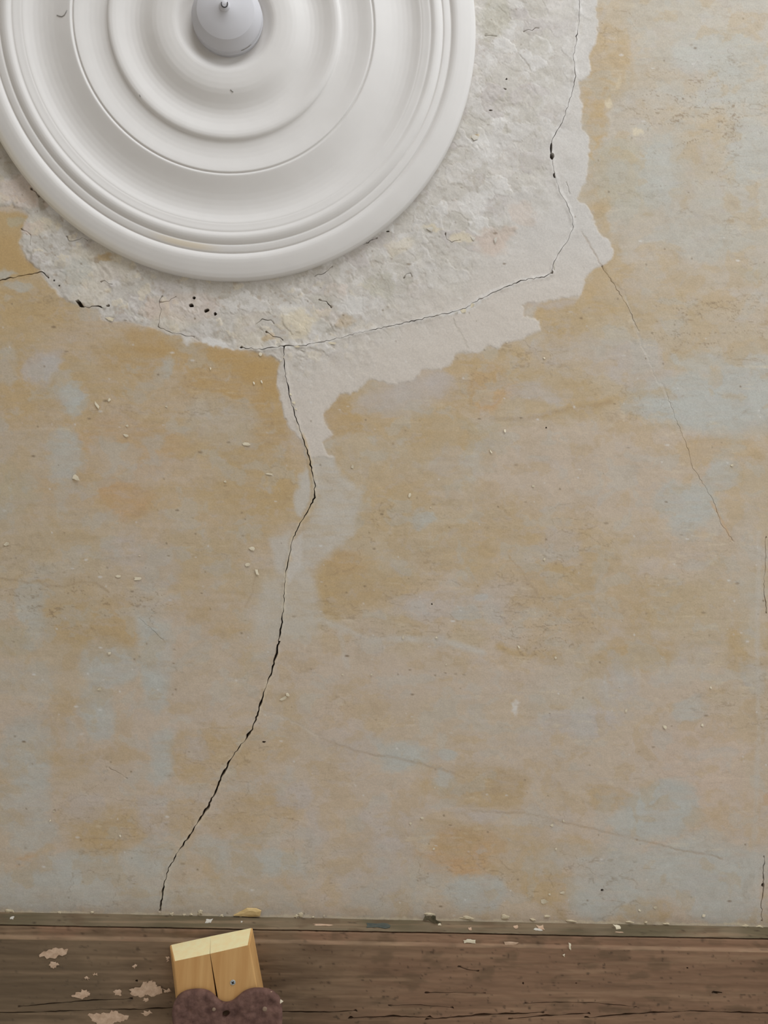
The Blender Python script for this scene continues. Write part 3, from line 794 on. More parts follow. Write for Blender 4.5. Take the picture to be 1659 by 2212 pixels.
def patch(x0, x1, y0, y1):
    k = max(2, int((x1 - x0) / 0.03)); l = max(2, int((y1 - y0) / 0.03))
    X, Y = np.meshgrid(np.linspace(x0, x1, k + 1), np.linspace(y0, y1, l + 1))
    base = b0 + sum(len(q) for q in rv)
    i = np.arange((k + 1) * (l + 1)).reshape(l + 1, k + 1) + base
    rv.append(np.c_[X.ravel(), Y.ravel(), np.full(X.size, ZC)])
    a, b, c, d = i[:-1, :-1].ravel(), i[:-1, 1:].ravel(), i[1:, 1:].ravel(), i[1:, :-1].ravel()
    rt.append(np.r_[np.c_[a, b, c], np.c_[a, c, d]])


patch(RX0 - .05, DX0, RY0 - .05, RY1 + .05); patch(DX1, RX1 + .05, RY0 - .05, RY1 + .05); patch(DX0, DX1, RY0 - .05, DY0); patch(DX0, DX1, DY1, RY1 + .05)
RV = np.concatenate(rv)
f = fbm(RV[:, 0] * 9, RV[:, 1] * 12, 601, 4)[:, None]; f2 = fbm(RV[:, 0] * 14, RV[:, 1] * 18, 611, 4)[:, None]
rc = TL['tan'] * (1 - sstep(-.2, .4, f)) + TL['pink'] * sstep(-.2, .4, f)
rc = rc * (1 - .7 * sstep(.1, .4, f2)) + TL['blue'] * .7 * sstep(.1, .4, f2)
VV = np.concatenate([VV, RV]); T = np.concatenate([T] + rt); col = np.concatenate([col, rc])
used = np.zeros(len(VV), bool); used[T.ravel()] = True
remap = np.cumsum(used) - 1
VV = VV[used]; col = col[used]; T = remap[T]
T = T[:, ::-1]
ceiling = link('ceiling', mesh_np('ceiling', VV, T, col, True, 55), M_CEIL)
tag(ceiling, 'patchy ochre, pinkish and blue-grey old plaster ceiling with long branching cracks', kind='structure')


# ------------------------------------------------------------------ room shell (out of view, carries the daylight)
def struct(name, boxes, mat, label):
    bm = bmesh.new()
    for b in boxes: box_bm(bm, *b)
    return tag(link(name, bm_mesh(name, bm), mat), label, kind='structure')


TH = 0.12
struct('floor', [(RX0, RX1, RY0, RY1, -0.05, 0.0)], M_FLOOR, 'brown boarded floor')
struct('wall_back', [(RX0, RX1, RY1, RY1 + TH, 0, ZC + .02)], M_WALL, 'plain wall beside the timber beam')
struct('wall_left', [(RX0 - TH, RX0, RY0, RY1, 0, ZC + .02)], M_WALL, 'plain wall')
struct('wall_right', [(RX1, RX1 + TH, RY0, -1.9, 0, ZC + .02), (RX1, RX1 + TH, -0.7, RY1, 0, ZC + .02), (RX1, RX1 + TH, -1.9, -0.7, 0, .75), (RX1, RX1 + TH, -1.9, -0.7, 2.15, ZC + .02)], M_WALL, 'plain wall with a window opening')
struct('wall_front', [(RX0, -0.35, RY0 - TH, RY0, 0, ZC + .02), (1.45, RX1, RY0 - TH, RY0, 0, ZC + .02), (-0.35, 1.45, RY0 - TH, RY0, 0, .72), (-0.35, 1.45, RY0 - TH, RY0, 2.18, ZC + .02)], M_WALL, 'plain wall with a wide window opening')
fb = [(-0.35, 1.45, RY0 - .09, RY0 - .04, .72, .77), (-0.35, 1.45, RY0 - .09, RY0 - .04, 2.13, 2.18), (-0.35, -0.30, RY0 - .09, RY0 - .04, .77, 2.13), (1.40, 1.45, RY0 - .09, RY0 - .04, .77, 2.13)]
struct('window_1', fb, M_FRAME, 'white frame of the wide window')
fb = [(RX1 + .04, RX1 + .09, -1.9, -0.7, .75, .80), (RX1 + .04, RX1 + .09, -1.9, -0.7, 2.10, 2.15), (RX1 + .04, RX1 + .09, -1.9, -1.85, .80, 2.10), (RX1 + .04, RX1 + .09, -.75, -.70, .80, 2.10)]
struct('window_2', fb, M_FRAME, 'white frame of the side window')


# ------------------------------------------------------------------ ceiling rose: a lathe turned from the ring positions in the photo
def lathe(name, prof, segs=220, col_fn=None):
    """prof: list of (radius, drop); centre at origin, drop downwards"""
    V = []; T4 = []
    th = np.linspace(0, 2 * math.pi, segs, endpoint=False)
    P = np.array(prof)
    R = P[:, 0][:, None]; Zz = -P[:, 1][:, None]
    X = R * np.cos(th); Y = R * np.sin(th); Zz = np.repeat(Zz, segs, 1)
    V = np.c_[X.ravel(), Y.ravel(), Zz.ravel()]
    i = np.arange(len(P) * segs).reshape(len(P), segs); j = np.roll(i, -1, 1)
    Q = np.c_[i[:-1].ravel(), j[:-1].ravel(), j[1:].ravel(), i[1:].ravel()]
    return V, Q


def ring_r(y_img, p_mm):
    """radius of a ring whose lowest point in the photo is at row y_img and which hangs p_mm under the ceiling"""
    x, y = unproj(499 if y_img > 450 else 494, y_img, p_mm / 1000)
    return math.hypot(x - ROSE[0], y - ROSE[1])


# (photo row at the bottom of the ring, millimetres below the ceiling)
PROF = [(609, 0), (608, 4), (605.5, 8.5), (601, 11.6), (592, 13.6), (578, 15.7), (567, 17.0), (560, 17.4), (555, 16.8), (551, 15.4), (548.5, 13.2), (547.5, 12.6),
        (546.0, 13.8), (544, 14.4), (537, 15.2), (531, 15.4), (529.5, 14.4), (528.3, 14.0), (526.5, 15.2), (520, 17.2), (514, 18.2), (509, 18.2), (505.5, 17.2), (503, 15.8), (501, 15.2), (500, 15.6),
        (497, 15.4), (490, 14.2), (485, 13.6), (483.5, 13.0), (481.5, 13.0), (479, 12.4), (473, 10.4), (465, 8.4), (455, 7.4), (445, 7.3), (433, 8.0), (420, 9.6), (408, 11.6), (396, 13.8), (386, 15.6), (380, 16.6), (377.5, 16.8), (376.2, 16.0), (375, 14.6), (373.2, 14.6), (371.8, 16.0), (370, 16.4),
        (362, 15.2), (352, 13.2), (343, 11.6), (333, 10.7), (322, 10.4), (311, 10.8), (305, 11.6), (303.6, 12.6), (301, 14.2), (296, 15.4), (290, 15.6), (283, 14.6), (276, 12.9), (268, 11.0), (258, 9.5), (248, 9.0), (238, 9.6), (226, 11.6), (214, 14.2), (203, 16.6), (192, 18.4), (180, 19.4), (167, 19.8), (156, 19.6), (151, 18.8), (147, 17.0), (142, 13), (136, 9.5), (128, 7.0), (100, 5.0)]
prof = [(RR, -0.004)] + [(min(ring_r(y, p), RR), p / 1000) for y, p in PROF]
# smooth the turned line a little
pr = np.array(prof)
t = np.r_[0, np.cumsum(np.hypot(*np.diff(pr, axis=0).T) + 1e-6)]
tt = np.unique(np.r_[t, np.linspace(0, t[-1], 260)])
pr = np.c_[np.interp(tt, t, pr[:, 0]), np.interp(tt, t, pr[:, 1])]
for _ in range(2):
    q = pr.copy(); q[3:-1] = 0.25 * pr[2:-2] + 0.5 * pr[3:-1] + 0.25 * pr[4:]; pr = q
pr = np.vstack([pr, [(0.004, 0.005)]])
V, Q = lathe('rose', pr, 300)
rng = np.random.default_rng(5)
a = np.arctan2(V[:, 1], V[:, 0]); rr = np.hypot(V[:, 0], V[:, 1])
V[:, 2] += 0.00025 * fbm(V[:, 0] * 30, V[:, 1] * 30, 701, 3)
rose = tag(link('moulded_rose', None, None, None, (ROSE[0], ROSE[1], ZC)), 'large round white moulded ceiling rose with concentric rings', 'ceiling rose')
# paint tones: fresh white, a faint cream film at the left rim and a yellowish stain in one groove
rc = np.empty((len(V), 3)); rc[:] = alb((195, 191, 187))
ru, rvv = proj(V[:, 0] + ROSE[0], V[:, 1] + ROSE[1], -V[:, 2])
m = (sstep(.955, .99, rr / RR) * sstep(420, 120, ru) * .55)[:, None]; rc = rc * (1 - m) + alb((196, 186, 165)) * m
m = (sstep(9, 3, np.abs(rr - ring_r(537, 15))/0.00065) * sstep(95, 20, np.abs(ru - 400)) * .6 * (rvv > 400))[:, None]; rc = rc * (1 - m) + alb((194, 178, 150)) * m
M_ROSEA = mat_attr('white_rose_paint_aged', 0.6, 0.012, 40.0, 0.04, 0.0005)
me = mesh_np('medallion', V, Q, rc, True)
link('medallion', me, M_ROSEA, rose)
# loose brush hairs stuck in its paint


def tube(name, pts, r, k=6, mat=None, parent=None, taper=False):
    P = np.array(pts, float); tn = np.gradient(P, axis=0); tn /= np.linalg.norm(tn, axis=1)[:, None] + 1e-12
    V = []; F_ = []
    for i, p in enumerate(P):
        a_ = Vector(tn[i]).orthogonal().normalized() if i == 0 else (prev - Vector(tn[i]) * prev.dot(Vector(tn[i]))).normalized()
        prev = a_; b_ = Vector(tn[i]).cross(a_)
        for j in range(k):
            w = 2 * math.pi * j / k; q = Vector(p) + (a_ * math.cos(w) + b_ * math.sin(w)) * (r * (0.5 if taper and i in (0, len(P) - 1) else 1))
            V.append(tuple(q))
    for i in range(len(P) - 1):
        for j in range(k): F_.append((i * k + j, i * k + (j + 1) % k, (i + 1) * k + (j + 1) % k, (i + 1) * k + j))
    F_.append(tuple(range(k))[::-1]); F_.append(tuple((len(P) - 1) * k + j for j in range(k)))
    me = bpy.data.meshes.new(name); me.from_pydata(V, [], F_); me.update()
    for p in me.polygons: p.use_smooth = True
    return link(name, me, mat, parent)


def rose_drop(x, y):
    return float(np.interp(-math.hypot(x - ROSE[0], y - ROSE[1]), -pr[:, 0], pr[:, 1]))


def on_rose(u_, v_, lift=0.0003):
    d = 0.014
    for _ in range(6):
        x, y = unproj(u_, v_, d); d = rose_drop(x, y)
    return (x - ROSE[0], y - ROSE[1], -d - lift)


M_HAIR = mat_noise('grey_bristle', (120, 116, 112), (140, 136, 130), 200.0, 0.6)
for pts in ([(123, 33), (128, 35), (134, 36), (139, 33), (142, 28), (145, 22)], [(498, 194), (501, 197), (504, 199)], [(302, 205), (303, 209)]):
    tube('stuck_bristle', [on_rose(*p) for p in pts], 0.0006, 5, M_HAIR, rose)

# ------------------------------------------------------------------ plastic cup over the cable outlet
cupx, cupy = unproj(490, 34, 0.021)
cup = tag(link('cable_cup', None, None, None, (cupx, cupy, ZC)), 'small white plastic conical cup at the centre of the ceiling rose', 'ceiling cup')
rc_ = abs(unproj(566, 33, 0.021)[0] - unproj(413, 33, 0.021)[0]) / 2
tipx, tipy = unproj(490, 14, 0.052)
R0 = rc_
prof = [(R0 * 1.0, 0.0048), (R0 * 1.0, 0.0118), (R0 * 1.012, 0.0122), (R0 * 1.012, 0.0140), (R0 * 1.0, 0.0146), (R0, 0.021), (R0 * .985, 0.0228), (R0 * .95, 0.0250), (R0 * .88, 0.0296), (R0 * .81, 0.0338), (R0 * .795, 0.0342), (R0 * .5, 0.0380), (R0 * .2, 0.0418), (R0 * .12, 0.0430)]
V, Q = lathe('cup', prof, 120)
ob = link('cup_body', mesh_np('cup_body', V, Q, None, True, 18), M_CUP, cup)
prof = [(R0 * .16, 0.0415), (R0 * .145, 0.0440), (R0 * .11, 0.0458), (R0 * .05, 0.0466), (0.0004, 0.0467)]
V, Q = lathe('nub', prof, 48)
link('cord_nipple', mesh_np('cord_nipple', V, Q, None, True, 50), M_CUP, cup)
hk = []
for i in range(11):
    t_ = math.radians(200 - i * 23)
    hk.append((0.0042 * math.cos(t_) + 0.0005, 0.0048 * math.sin(t_) - 0.0006, -0.0472))
tube('wire_hook', hk, 0.0007, 6, M_WIRE, cup)
# dark nick on the cup's edge
tk = [(R0 * 1.004 * math.cos(math.radians(q)), R0 * 1.004 * math.sin(math.radians(q)), -0.0180) for q in range(44, 68, 4)]
tube('cup_edge_nick', tk, 0.0007, 5, M_HAIR, cup, True)


# ------------------------------------------------------------------ timber beam under the ceiling
D1, D2 = 0.027, 0.0325                 # depth of batten / of the main face below the ceiling
YB1 = unproj(830, 2012, D1)[1]
YB2 = unproj(830, 2035.5, D1)[1]
BX0, BX1 = DX0 - 0.9, DX1 + 0.9
YE = RY1 - 0.002
beam = tag(link('timber_beam', None, None, None, ((DX0 + DX1) / 2, YB, ZC)), 'weathered brown timber beam with split grain and flaking old paint', 'beam')
bo = np.array([(DX0 + DX1) / 2, YB, ZC])
wood = dict(b=(120, 98, 76), d=(96, 77, 58), g=(116, 101, 80), r=(131, 101, 79), k=(56, 44, 34), l=(150, 124, 98), o=(98, 87, 66))
WL = {k: alb(c, 1.14) for k, c in wood.items()}


def wood_col(u, v, seed, base, other, dark, light=None, redright=0.0):
    c = np.empty((len(u), 3)); c[:] = WL[base]
    st = fbm(u / 260, v / 10, seed, 5); s2 = fbm(u / 70, v / 3.2, seed + 31, 3); cl = fbm(u / 140, v / 60, seed + 61, 4)
    m = sstep(-.25, .35, cl + .3 * st)[:, None]; c = c * (1 - m) + WL[other] * m
    if redright:
        m = (sstep(620, 950, u + 160 * cl) * redright)[:, None]; c = c * (1 - m) + WL['r'] * m
    m = (sstep(.12, .5, fbm(u / 55, v / 24, seed + 91, 4)) * .6)[:, None]; c = c * (1 - m) + WL[dark] * m
    m = (sstep(.25, .5, s2) * .45)[:, None]; c = c * (1 - m) + WL[dark] * m
    if light:
        m = (sstep(.2, .55, st) * .35)[:, None]; c = c * (1 - m) + WL[light] * m
    sp = fbm(u / 9, v / 6, seed + 121, 2)
    m = (sstep(.55, .8, sp) * .7)[:, None]; c = c * (1 - m) + WL['k'] * m
    return c * (1 + .14 * s2 + .1 * st)[:, None]


def sweep(name, cs, seed, base, other, dark, light, red, xstep=0.004, amp=0.0006):
    """strip swept along X from a cross-section of (y, drop) points, dense where the photo looks"""
    cs = np.array(cs); tt = np.r_[0, np.cumsum(np.hypot(*np.diff(cs, axis=0).T))]
    k = max(3, int(tt[-1] / 0.0016)); ts = np.unique(np.r_[tt, np.linspace(0, tt[-1], k)])
    yy = np.interp(ts, tt, cs[:, 0]); dd = np.interp(ts, tt, cs[:, 1])
    xs = np.r_[BX0, np.arange(DX0, DX1, xstep), BX1]
    X, Yg = np.meshgrid(xs, yy); _, Dg = np.meshgrid(xs, dd); _, Tg = np.meshgrid(xs, ts)
    x, y, d = X.ravel(), Yg.ravel(), Dg.ravel(); tg = Tg.ravel()
    nz = amp * (fbm(x * 9, tg * 160, seed + 5, 4) + .5 * fbm(x * 60, tg * 500, seed + 9, 2))
    e = np.minimum(tg, tt[-1] - tg); nz *= sstep(0, .002, e)
    uu, vv = proj(x, y, d)
    c = wood_col(uu, vv + 0, seed, base, other, dark, light, red)
    if name == 'upper_ledge':  # lower edge lightened in colour: worn, plus the window light it catches
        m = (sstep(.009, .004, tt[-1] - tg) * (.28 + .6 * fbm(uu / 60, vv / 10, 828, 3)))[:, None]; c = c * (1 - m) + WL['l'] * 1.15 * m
    VV = np.c_[x, y + nz * .6, ZC - d - nz] - bo
    i = np.arange(X.size).reshape(X.shape)
    Q = np.c_[i[:-1, :-1].ravel(), i[:-1, 1:].ravel(), i[1:, 1:].ravel(), i[1:, :-1].ravel()]
    return link(name, mesh_np(name, VV, Q, c, True, 40), M_WOOD, beam)


sweep('batten', [(YB, -0.002), (YB - .0005, D1 * .3), (YB, D1 - .0015), (YB + .0012, D1), (YB1 + .0002, D1), (YB1 + .0004, D1 - .009)], 811, 'o', 'g', 'd', 'l', .0)
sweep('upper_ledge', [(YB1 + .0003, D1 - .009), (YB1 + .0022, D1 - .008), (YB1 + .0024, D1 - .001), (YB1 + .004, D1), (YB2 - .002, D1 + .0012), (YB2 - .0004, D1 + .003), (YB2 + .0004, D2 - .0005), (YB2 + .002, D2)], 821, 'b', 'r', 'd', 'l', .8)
wc = []
for k, (pts, hw) in enumerate([
    ([(-40, 2188), (60, 2187), (140, 2184), (220, 2180), (300, 2180), (372, 2177), (400, 2175)], [.7, .9, .7, .5, 1.0, 1.2, 1.0]), ([(40, 2175), (125, 2166), (200, 2161), (285, 2157)], [.3, .7, .8, .3]),
    ([(600, 2185), (660, 2186), (720, 2186), (772, 2184)], [.8, 1.3, .9, .5]), ([(755, 2200), (800, 2197), (850, 2196), (930, 2198)], [.6, 1.3, 1.2, .6]),
    ([(920, 2202), (990, 2197), (1055, 2192), (1110, 2190), (1175, 2187)], [.5, 1.6, 1.5, 1.2, .4]), ([(1100, 2201), (1160, 2196), (1220, 2192), (1275, 2190)], [.4, 1.4, 1.3, .4]),
    ([(1265, 2199), (1320, 2194), (1370, 2190), (1440, 2187), (1500, 2184), (1570, 2187), (1659, 2189), (1720, 2190)], [.5, 1.6, 1.8, 1.2, .9, 1.0, 1.0, .8]),
    ([(1135, 2168), (1200, 2165), (1280, 2166), (1350, 2172), (1375, 2175)], [.3, .6, .5, .6, .3]), ([(920, 2145), (990, 2144), (1050, 2146)], [.3, .5, .3]), ([(990, 2088), (1010, 2095), (1035, 2097)], [.3, .6, .3]),
    ([(840, 2172), (900, 2170), (980, 2178)], [.3, .5, .3]), ([(1540, 2144), (1560, 2144)], [.8, .8])]):
    wc.append(px_crack(pts, [w_ * 1.35 for w_ in hw], 0.009, D2, 900 + k, 0.006, 0.0004))
wp = [px_pit(1130, 2124, 2.2, 3, .006, D2, 951), px_pit(1245, 2124, 2.2, 2, .006, D2, 952), px_pit(1485, 2091, 2.4, 2, .006, D2, 953), px_pit(1548, 2144, 7, 3.5, .005, D2, 954), px_pit(295, 2119, 3, 3, .006, D2, 955)]
gW = 0.002
y0, y1 = YB2 + .0018, YE
x0 = DX0; x1 = DX0 + round((DX1 - DX0) / gW) * gW
V2, T, DEP = cracked_sheet(x0, x1, y0, y1, gW, wc, wp)
uu, vv = proj(V2[:, 0], V2[:, 1], D2)
c = wood_col(uu, vv, 841, 'b', 'd', 'd', 'l', .75)
m = (sstep(420, 150, uu) * .35)[:, None]; c = c * (1 - m) + WL['g'] * m
nz = 0.0009 * fbm(V2[:, 0] * 8, V2[:, 1] * 130, 861, 4) + 0.0003 * fbm(V2[:, 0] * 60, V2[:, 1] * 500, 871, 2)
nz *= sstep(0, .004, V2[:, 1] - y0)
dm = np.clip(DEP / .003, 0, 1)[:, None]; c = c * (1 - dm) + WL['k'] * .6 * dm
VV = np.c_[V2, ZC - D2 - nz + DEP]
k0 = len(VV)
VV = np.r_[VV, [(BX0, y0, ZC - D2), (x0, y0, ZC - D2), (x0, y1, ZC - D2), (BX0, y1, ZC - D2), (x1, y0, ZC - D2), (BX1, y0, ZC - D2), (BX1, y1, ZC - D2), (x1, y1, ZC - D2)]]
c = np.r_[c, np.repeat(WL['b'][None], 8, 0)]
T = np.r_[T, [(k0, k0 + 1, k0 + 2), (k0, k0 + 2, k0 + 3), (k0 + 4, k0 + 5, k0 + 6), (k0 + 4, k0 + 6, k0 + 7)]]
link('main_timber', mesh_np('main_timber', VV - bo, T[:, ::-1], c, True, 50), M_WOOD, beam)


# ------------------------------------------------------------------ flakes
def flake_mesh(name, poly, thick, seed, curl=0.0, lift=0.0):
    """thin chip from a 2D outline (metres, around 0,0), bulged and curled; back side up"""
    rng = random.Random(seed); P = [Vector((p[0], p[1], 0)) for p in poly]; k = len(P)
    L = max(p.length for p in P) + 1e-6
    def zz(p): return -(lift + curl * max(0, (p.x / L + 1) * .5) ** 2 * L)
    V = []; F_ = []
    for lay_ in (0, 1):
        for s in (1.0, .5):
            for p in P:
                q = p * s; V.append((q.x, q.y, zz(q) - (thick * (1.0 if s < 1 else .75) if lay_ else 0) + rng.uniform(-.1, .1) * thick))
        V.append((0, 0, zz(Vector((0, 0, 0))) - (thick if lay_ else 0)))
    o = 2 * k + 1
    for b in (0, o):
        for i in range(k):
            j = (i + 1) % k
            F_.append((b + i, b + j, b + k + j, b + k + i)); F_.append((b + k + i, b + k + j, b + 2 * k))
    for i in range(k):
        j = (i + 1) % k; F_.append((i, o + i, o + j, j))
    me = bpy.data.meshes.new(name); me.from_pydata(V, [], F_); me.update()
    bm = bmesh.new(); bm.from_mesh(me); bmesh.ops.recalc_face_normals(bm, faces=bm.faces); bm.to_mesh(me); bm.free()
    return me


def blobby(ru, rv, seed, k=8, rag=.35):
    rng = random.Random(seed)
    out_ = []
    for i in range(k):
        t_ = 2 * math.pi * (i + rng.uniform(-.3, .3)) / k; q_ = rng.uniform(1 - rag, 1 + rag * .3)
        out_.append((ru * q_ * math.cos(t_), rv * (q_ + .25) * math.sin(t_)))
    return out_


PXM = 1 / 1490.0
# chips of paint hanging off the ceiling: (col, row, half length, half width, angle, curl)
CF = [(164, 1031, 13, 6, 25, .5), (237, 864, 5, 3, 40, .6), (210, 876, 11, 3, 60, .2), (275, 920, 5, 3, 0, .5), (272, 941, 6, 3, 10, .4), (532, 959, 9, 3, 5, .2), (455, 796, 4, 2, 60, .5), (487, 1040, 3, 2, 0, .6), (360, 879, 3, 2, 0, .6), (549, 828, 4, 2, 70, .5), (565, 825, 4, 2, 60, .5),
      (582, 1024, 14, 2, 4, .1), (762, 1008, 7, 3, -55, .5), (635, 869, 5, 3, 30, .7), (640, 884, 4, 2, 20, .7), (628, 852, 4, 2, 60, .6), (1152, 1050, 4, 2, -10, .6), (1060, 976, 5, 2, 60, .4), (1090, 930, 5, 2, 80, .5), (1176, 774, 3, 2, 50, .6), (885, 1070, 4, 6, 0, .2), (930, 1096, 3, 2, 0, .6), (1580, 1005, 3, 2, 0, .7),
      (237, 1411, 4, 3, 30, .7), (216, 1489, 5, 3, -20, .7), (547, 1185, 9, 6, 10, .3), (535, 1220, 9, 4, -10, .3), (555, 1235, 8, 3, 60, .3), (302, 1200, 3, 2, 0, .6), (612, 1508, 9, 3, -30, .5), (622, 1500, 7, 3, 20, .5), (117, 1752, 4, 2, -40, .6), (260, 1805, 4, 2, 50, .6), (109, 1772, 3, 2, 80, .5), (740, 1457, 3, 2, 0, .6), (802, 1457, 3, 2, 0, .6),
      (1175, 1208, 3, 3, 0, .5), (942, 1377, 3, 3, 30, .7), (870, 1377, 3, 4, 0, .7), (964, 1435, 3, 2, 0, .7), (1200, 1421, 3, 3, 0, .7), (1120, 1397, 4, 2, 50, .5), (1352, 1535, 3, 3, 0, .7), (1436, 1570, 6, 4, 20, .5), (1517, 1566, 4, 3, 30, .6), (1535, 1485, 3, 2, 40, .6), (912, 1766, 4, 3, 0, .7), (886, 1778, 5, 3, 0, .6), (1192, 1782, 6, 3, 0, .6), (1217, 1772, 3, 3, 0, .6),
      (937, 1833, 3, 3, 0, .7), (1201, 1833, 3, 3, 0, .6), (1175, 1947, 10, 6, -30, .7), (1187, 1931, 4, 3, 0, .5), (1214, 1928, 6, 3, -20, .4), (1381, 1966, 4, 2, 40, .5), (1415, 1960, 4, 3, -40, .6), (1519, 1977, 4, 4, 30, .6), (700, 1986 - 8, 4, 3, 0, .5), (15, 1175, 7, 3, -30, .4), (300, 1250, 14, 4, 0, .15), (255, 1245, 9, 3, 10, .15),
      (930, 494, 9, 5, 10, .3), (1025, 297, 7, 5, 40, .2), (1022, 516, 8, 4, 20, .3), (1070, 520, 5, 7, 10, .5), (600, 745, 9, 4, -10, .4), (640, 748, 8, 3, 10, .4), (720, 742, 11, 2, 5, .4), (655, 756, 5, 3, 0, .4), (612, 772, 5, 2, 0, .5), (606, 780, 4, 2, 0, .5), (562, 765, 6, 4, 30, .3), (1003, 671, 9, 4, -10, .4), (1020, 661, 8, 4, -40, .4),
      (225, 662, 6, 4, 20, .4), (240, 690, 12, 3, 10, .3), (1197, 574, 3, 8, 0, .4), (985, 676, 7, 3, -10, .4), (1095, 740, 1.5, 1.5, 0, .2)]
for i, (a, b, hl, hwd, ang, cu) in enumerate(CF):
    x, y = unproj(a, b)
    me = flake_mesh('paint_flake', blobby(hl * PXM, hwd * PXM, 1000 + i, 6, .6), 0.0004, 1000 + i, cu, 0.0004)
    o = link('paint_flake', me, M_FLAKE if b > 620 and i % 3 else M_FLAKEG if b < 760 else M_FLAKE, ceiling, (x, y, ZC))
    o.rotation_euler = (0, 0, math.radians(ang))
# broken plaster and paint along the beam: crumbs
CR = [(20, 1967, 14, 5), (200, 1971, 5, 4), (128, 1972, 5, 3), (372, 1975, 5, 4), (398, 1976, 5, 3), (412, 1975, 5, 3), (432, 1970, 7, 7), (478, 1977, 7, 3), (520, 1980, 5, 3), (650, 1977, 9, 6), (640, 1979, 6, 4), (676, 1981, 4, 3), (930, 1975, 16, 4), (1010, 1982, 20, 4), (1090, 1980, 12, 6), (1150, 1986, 8, 3), (1180, 1979, 9, 3), (1395, 1992, 4, 3), (1610, 2002, 12, 3), (1640, 2002, 10, 3), (1360, 1991, 12, 2), (1235, 1989, 16, 2), (1440, 1995, 10, 2)]
for i, (a, b, hl, hwd) in enumerate(CR):
    x, y = unproj(a, b)
    me = flake_mesh('plaster_crumb', blobby(hl * PXM * .9, hwd * PXM * .8, 1200 + i, 11, .7), 0.0016, 1200 + i, .25, 0)
    link('plaster_crumb', me, M_CRUMB, ceiling, (x, min(y, YB - .0015), ZC + .0004))
x, y = unproj(543, 1968)
link('plaster_lump', flake_mesh('plaster_lump', [(p[0] * PXM, p[1] * PXM) for p in ((-38, 9), (-22, 0), (-10, -8), (10, -8), (22, -4), (20, 8), (0, 10))], 0.0035, 77, .1), mat_noise('ochre_plaster', (178, 150, 100), (196, 170, 122), 60.0), ceiling, (x, min(y, YB - .004), ZC))
x, y = unproj(931, 1978)
o = link('torn_scrap', flake_mesh('torn_scrap', [(p[0] * PXM, p[1] * PXM) for p in ((-18, 8), (-14, -3), (-4, 0), (2, -8), (8, -9), (9, 2), (20, -2), (12, 6), (4, 9), (-6, 6))], 0.0008, 78, 1.2, .002), M_PAPER, ceiling, (x, y, ZC - .001))


def beam_flake(name, poly_px, drop, mat, seed, thick=0.0005, rag=3.2, sub=4):
    rng = random.Random(seed); pts = []
    for i in range(len(poly_px)):
        a = np.array(poly_px[i], float); b = np.array(poly_px[(i + 1) % len(poly_px)], float)
        for j in range(sub):
            p = a + (b - a) * j / sub + np.array([rng.uniform(-rag, rag), rng.uniform(-rag, rag)]) * (0.5 if j == 0 else 1)
            pts.append(unproj(p[0], p[1], drop))
    c = np.mean(pts, axis=0)
    me = flake_mesh(name, [(p[0] - c[0], p[1] - c[1]) for p in pts], thick, seed)
    o = link(name, me, mat, beam); o.location = (c[0] - bo[0], c[1] - bo[1], -drop - 0.0002)
    return o


BF = [[(85, 2063), (105, 2052), (125, 2049), (146, 2050), (140, 2062), (122, 2068), (98, 2069)], [(108, 2080), (118, 2077), (127, 2084), (122, 2090), (110, 2088)], [(284, 2088), (293, 2083), (297, 2085), (290, 2091)], [(205, 2102), (209, 2105), (203, 2106)], [(182, 2111), (190, 2109), (193, 2114), (184, 2115)],
      [(155, 2151), (168, 2144), (178, 2137), (194, 2140), (190, 2150), (184, 2157), (172, 2155)], [(245, 2144), (252, 2138), (262, 2140), (263, 2148), (250, 2148)], [(278, 2137), (300, 2132), (316, 2121), (330, 2120), (338, 2128), (352, 2134), (350, 2146), (334, 2152), (318, 2150), (300, 2152), (284, 2148)], [(352, 2136), (368, 2136), (372, 2141), (356, 2144)],
      [(310, 2157), (321, 2155), (320, 2161), (312, 2162)], [(188, 2192), (205, 2190), (225, 2187), (245, 2184), (262, 2188), (278, 2195), (268, 2204), (250, 2207), (240, 2214), (215, 2216), (204, 2208)], [(305, 2188), (322, 2183), (328, 2187), (312, 2193)], [(358, 2066), (366, 2068), (364, 2076), (358, 2074)]]
for i, p in enumerate(BF): beam_flake('paint_flake', p, D2, M_OLDPAINT if i not in (0, 5) else M_OLDPAINT, 1300 + i)
BF2 = [[(1001, 2031), (1012, 2028), (1027, 2030), (1027, 2037), (1014, 2036), (1003, 2037)], [(1088, 2034), (1108, 2034), (1120, 2036), (1110, 2042), (1092, 2041)]]
for i, p in enumerate(BF2): beam_flake('paint_flake', p, D1 + .0015, M_FLAKE if i == 0 else M_OLDPAINT, 1330 + i, .0008, 1.0)
for i, p in enumerate([[(1228, 2036), (1233, 2038), (1233, 2052), (1229, 2048)], [(1215, 2062), (1220, 2060), (1219, 2067)]]): beam_flake('paint_flake', p, D2 + .0006, M_FLAKE, 1340 + i, .0006, .6)
# teal and pale remnants on the batten's face (a vertical strip)


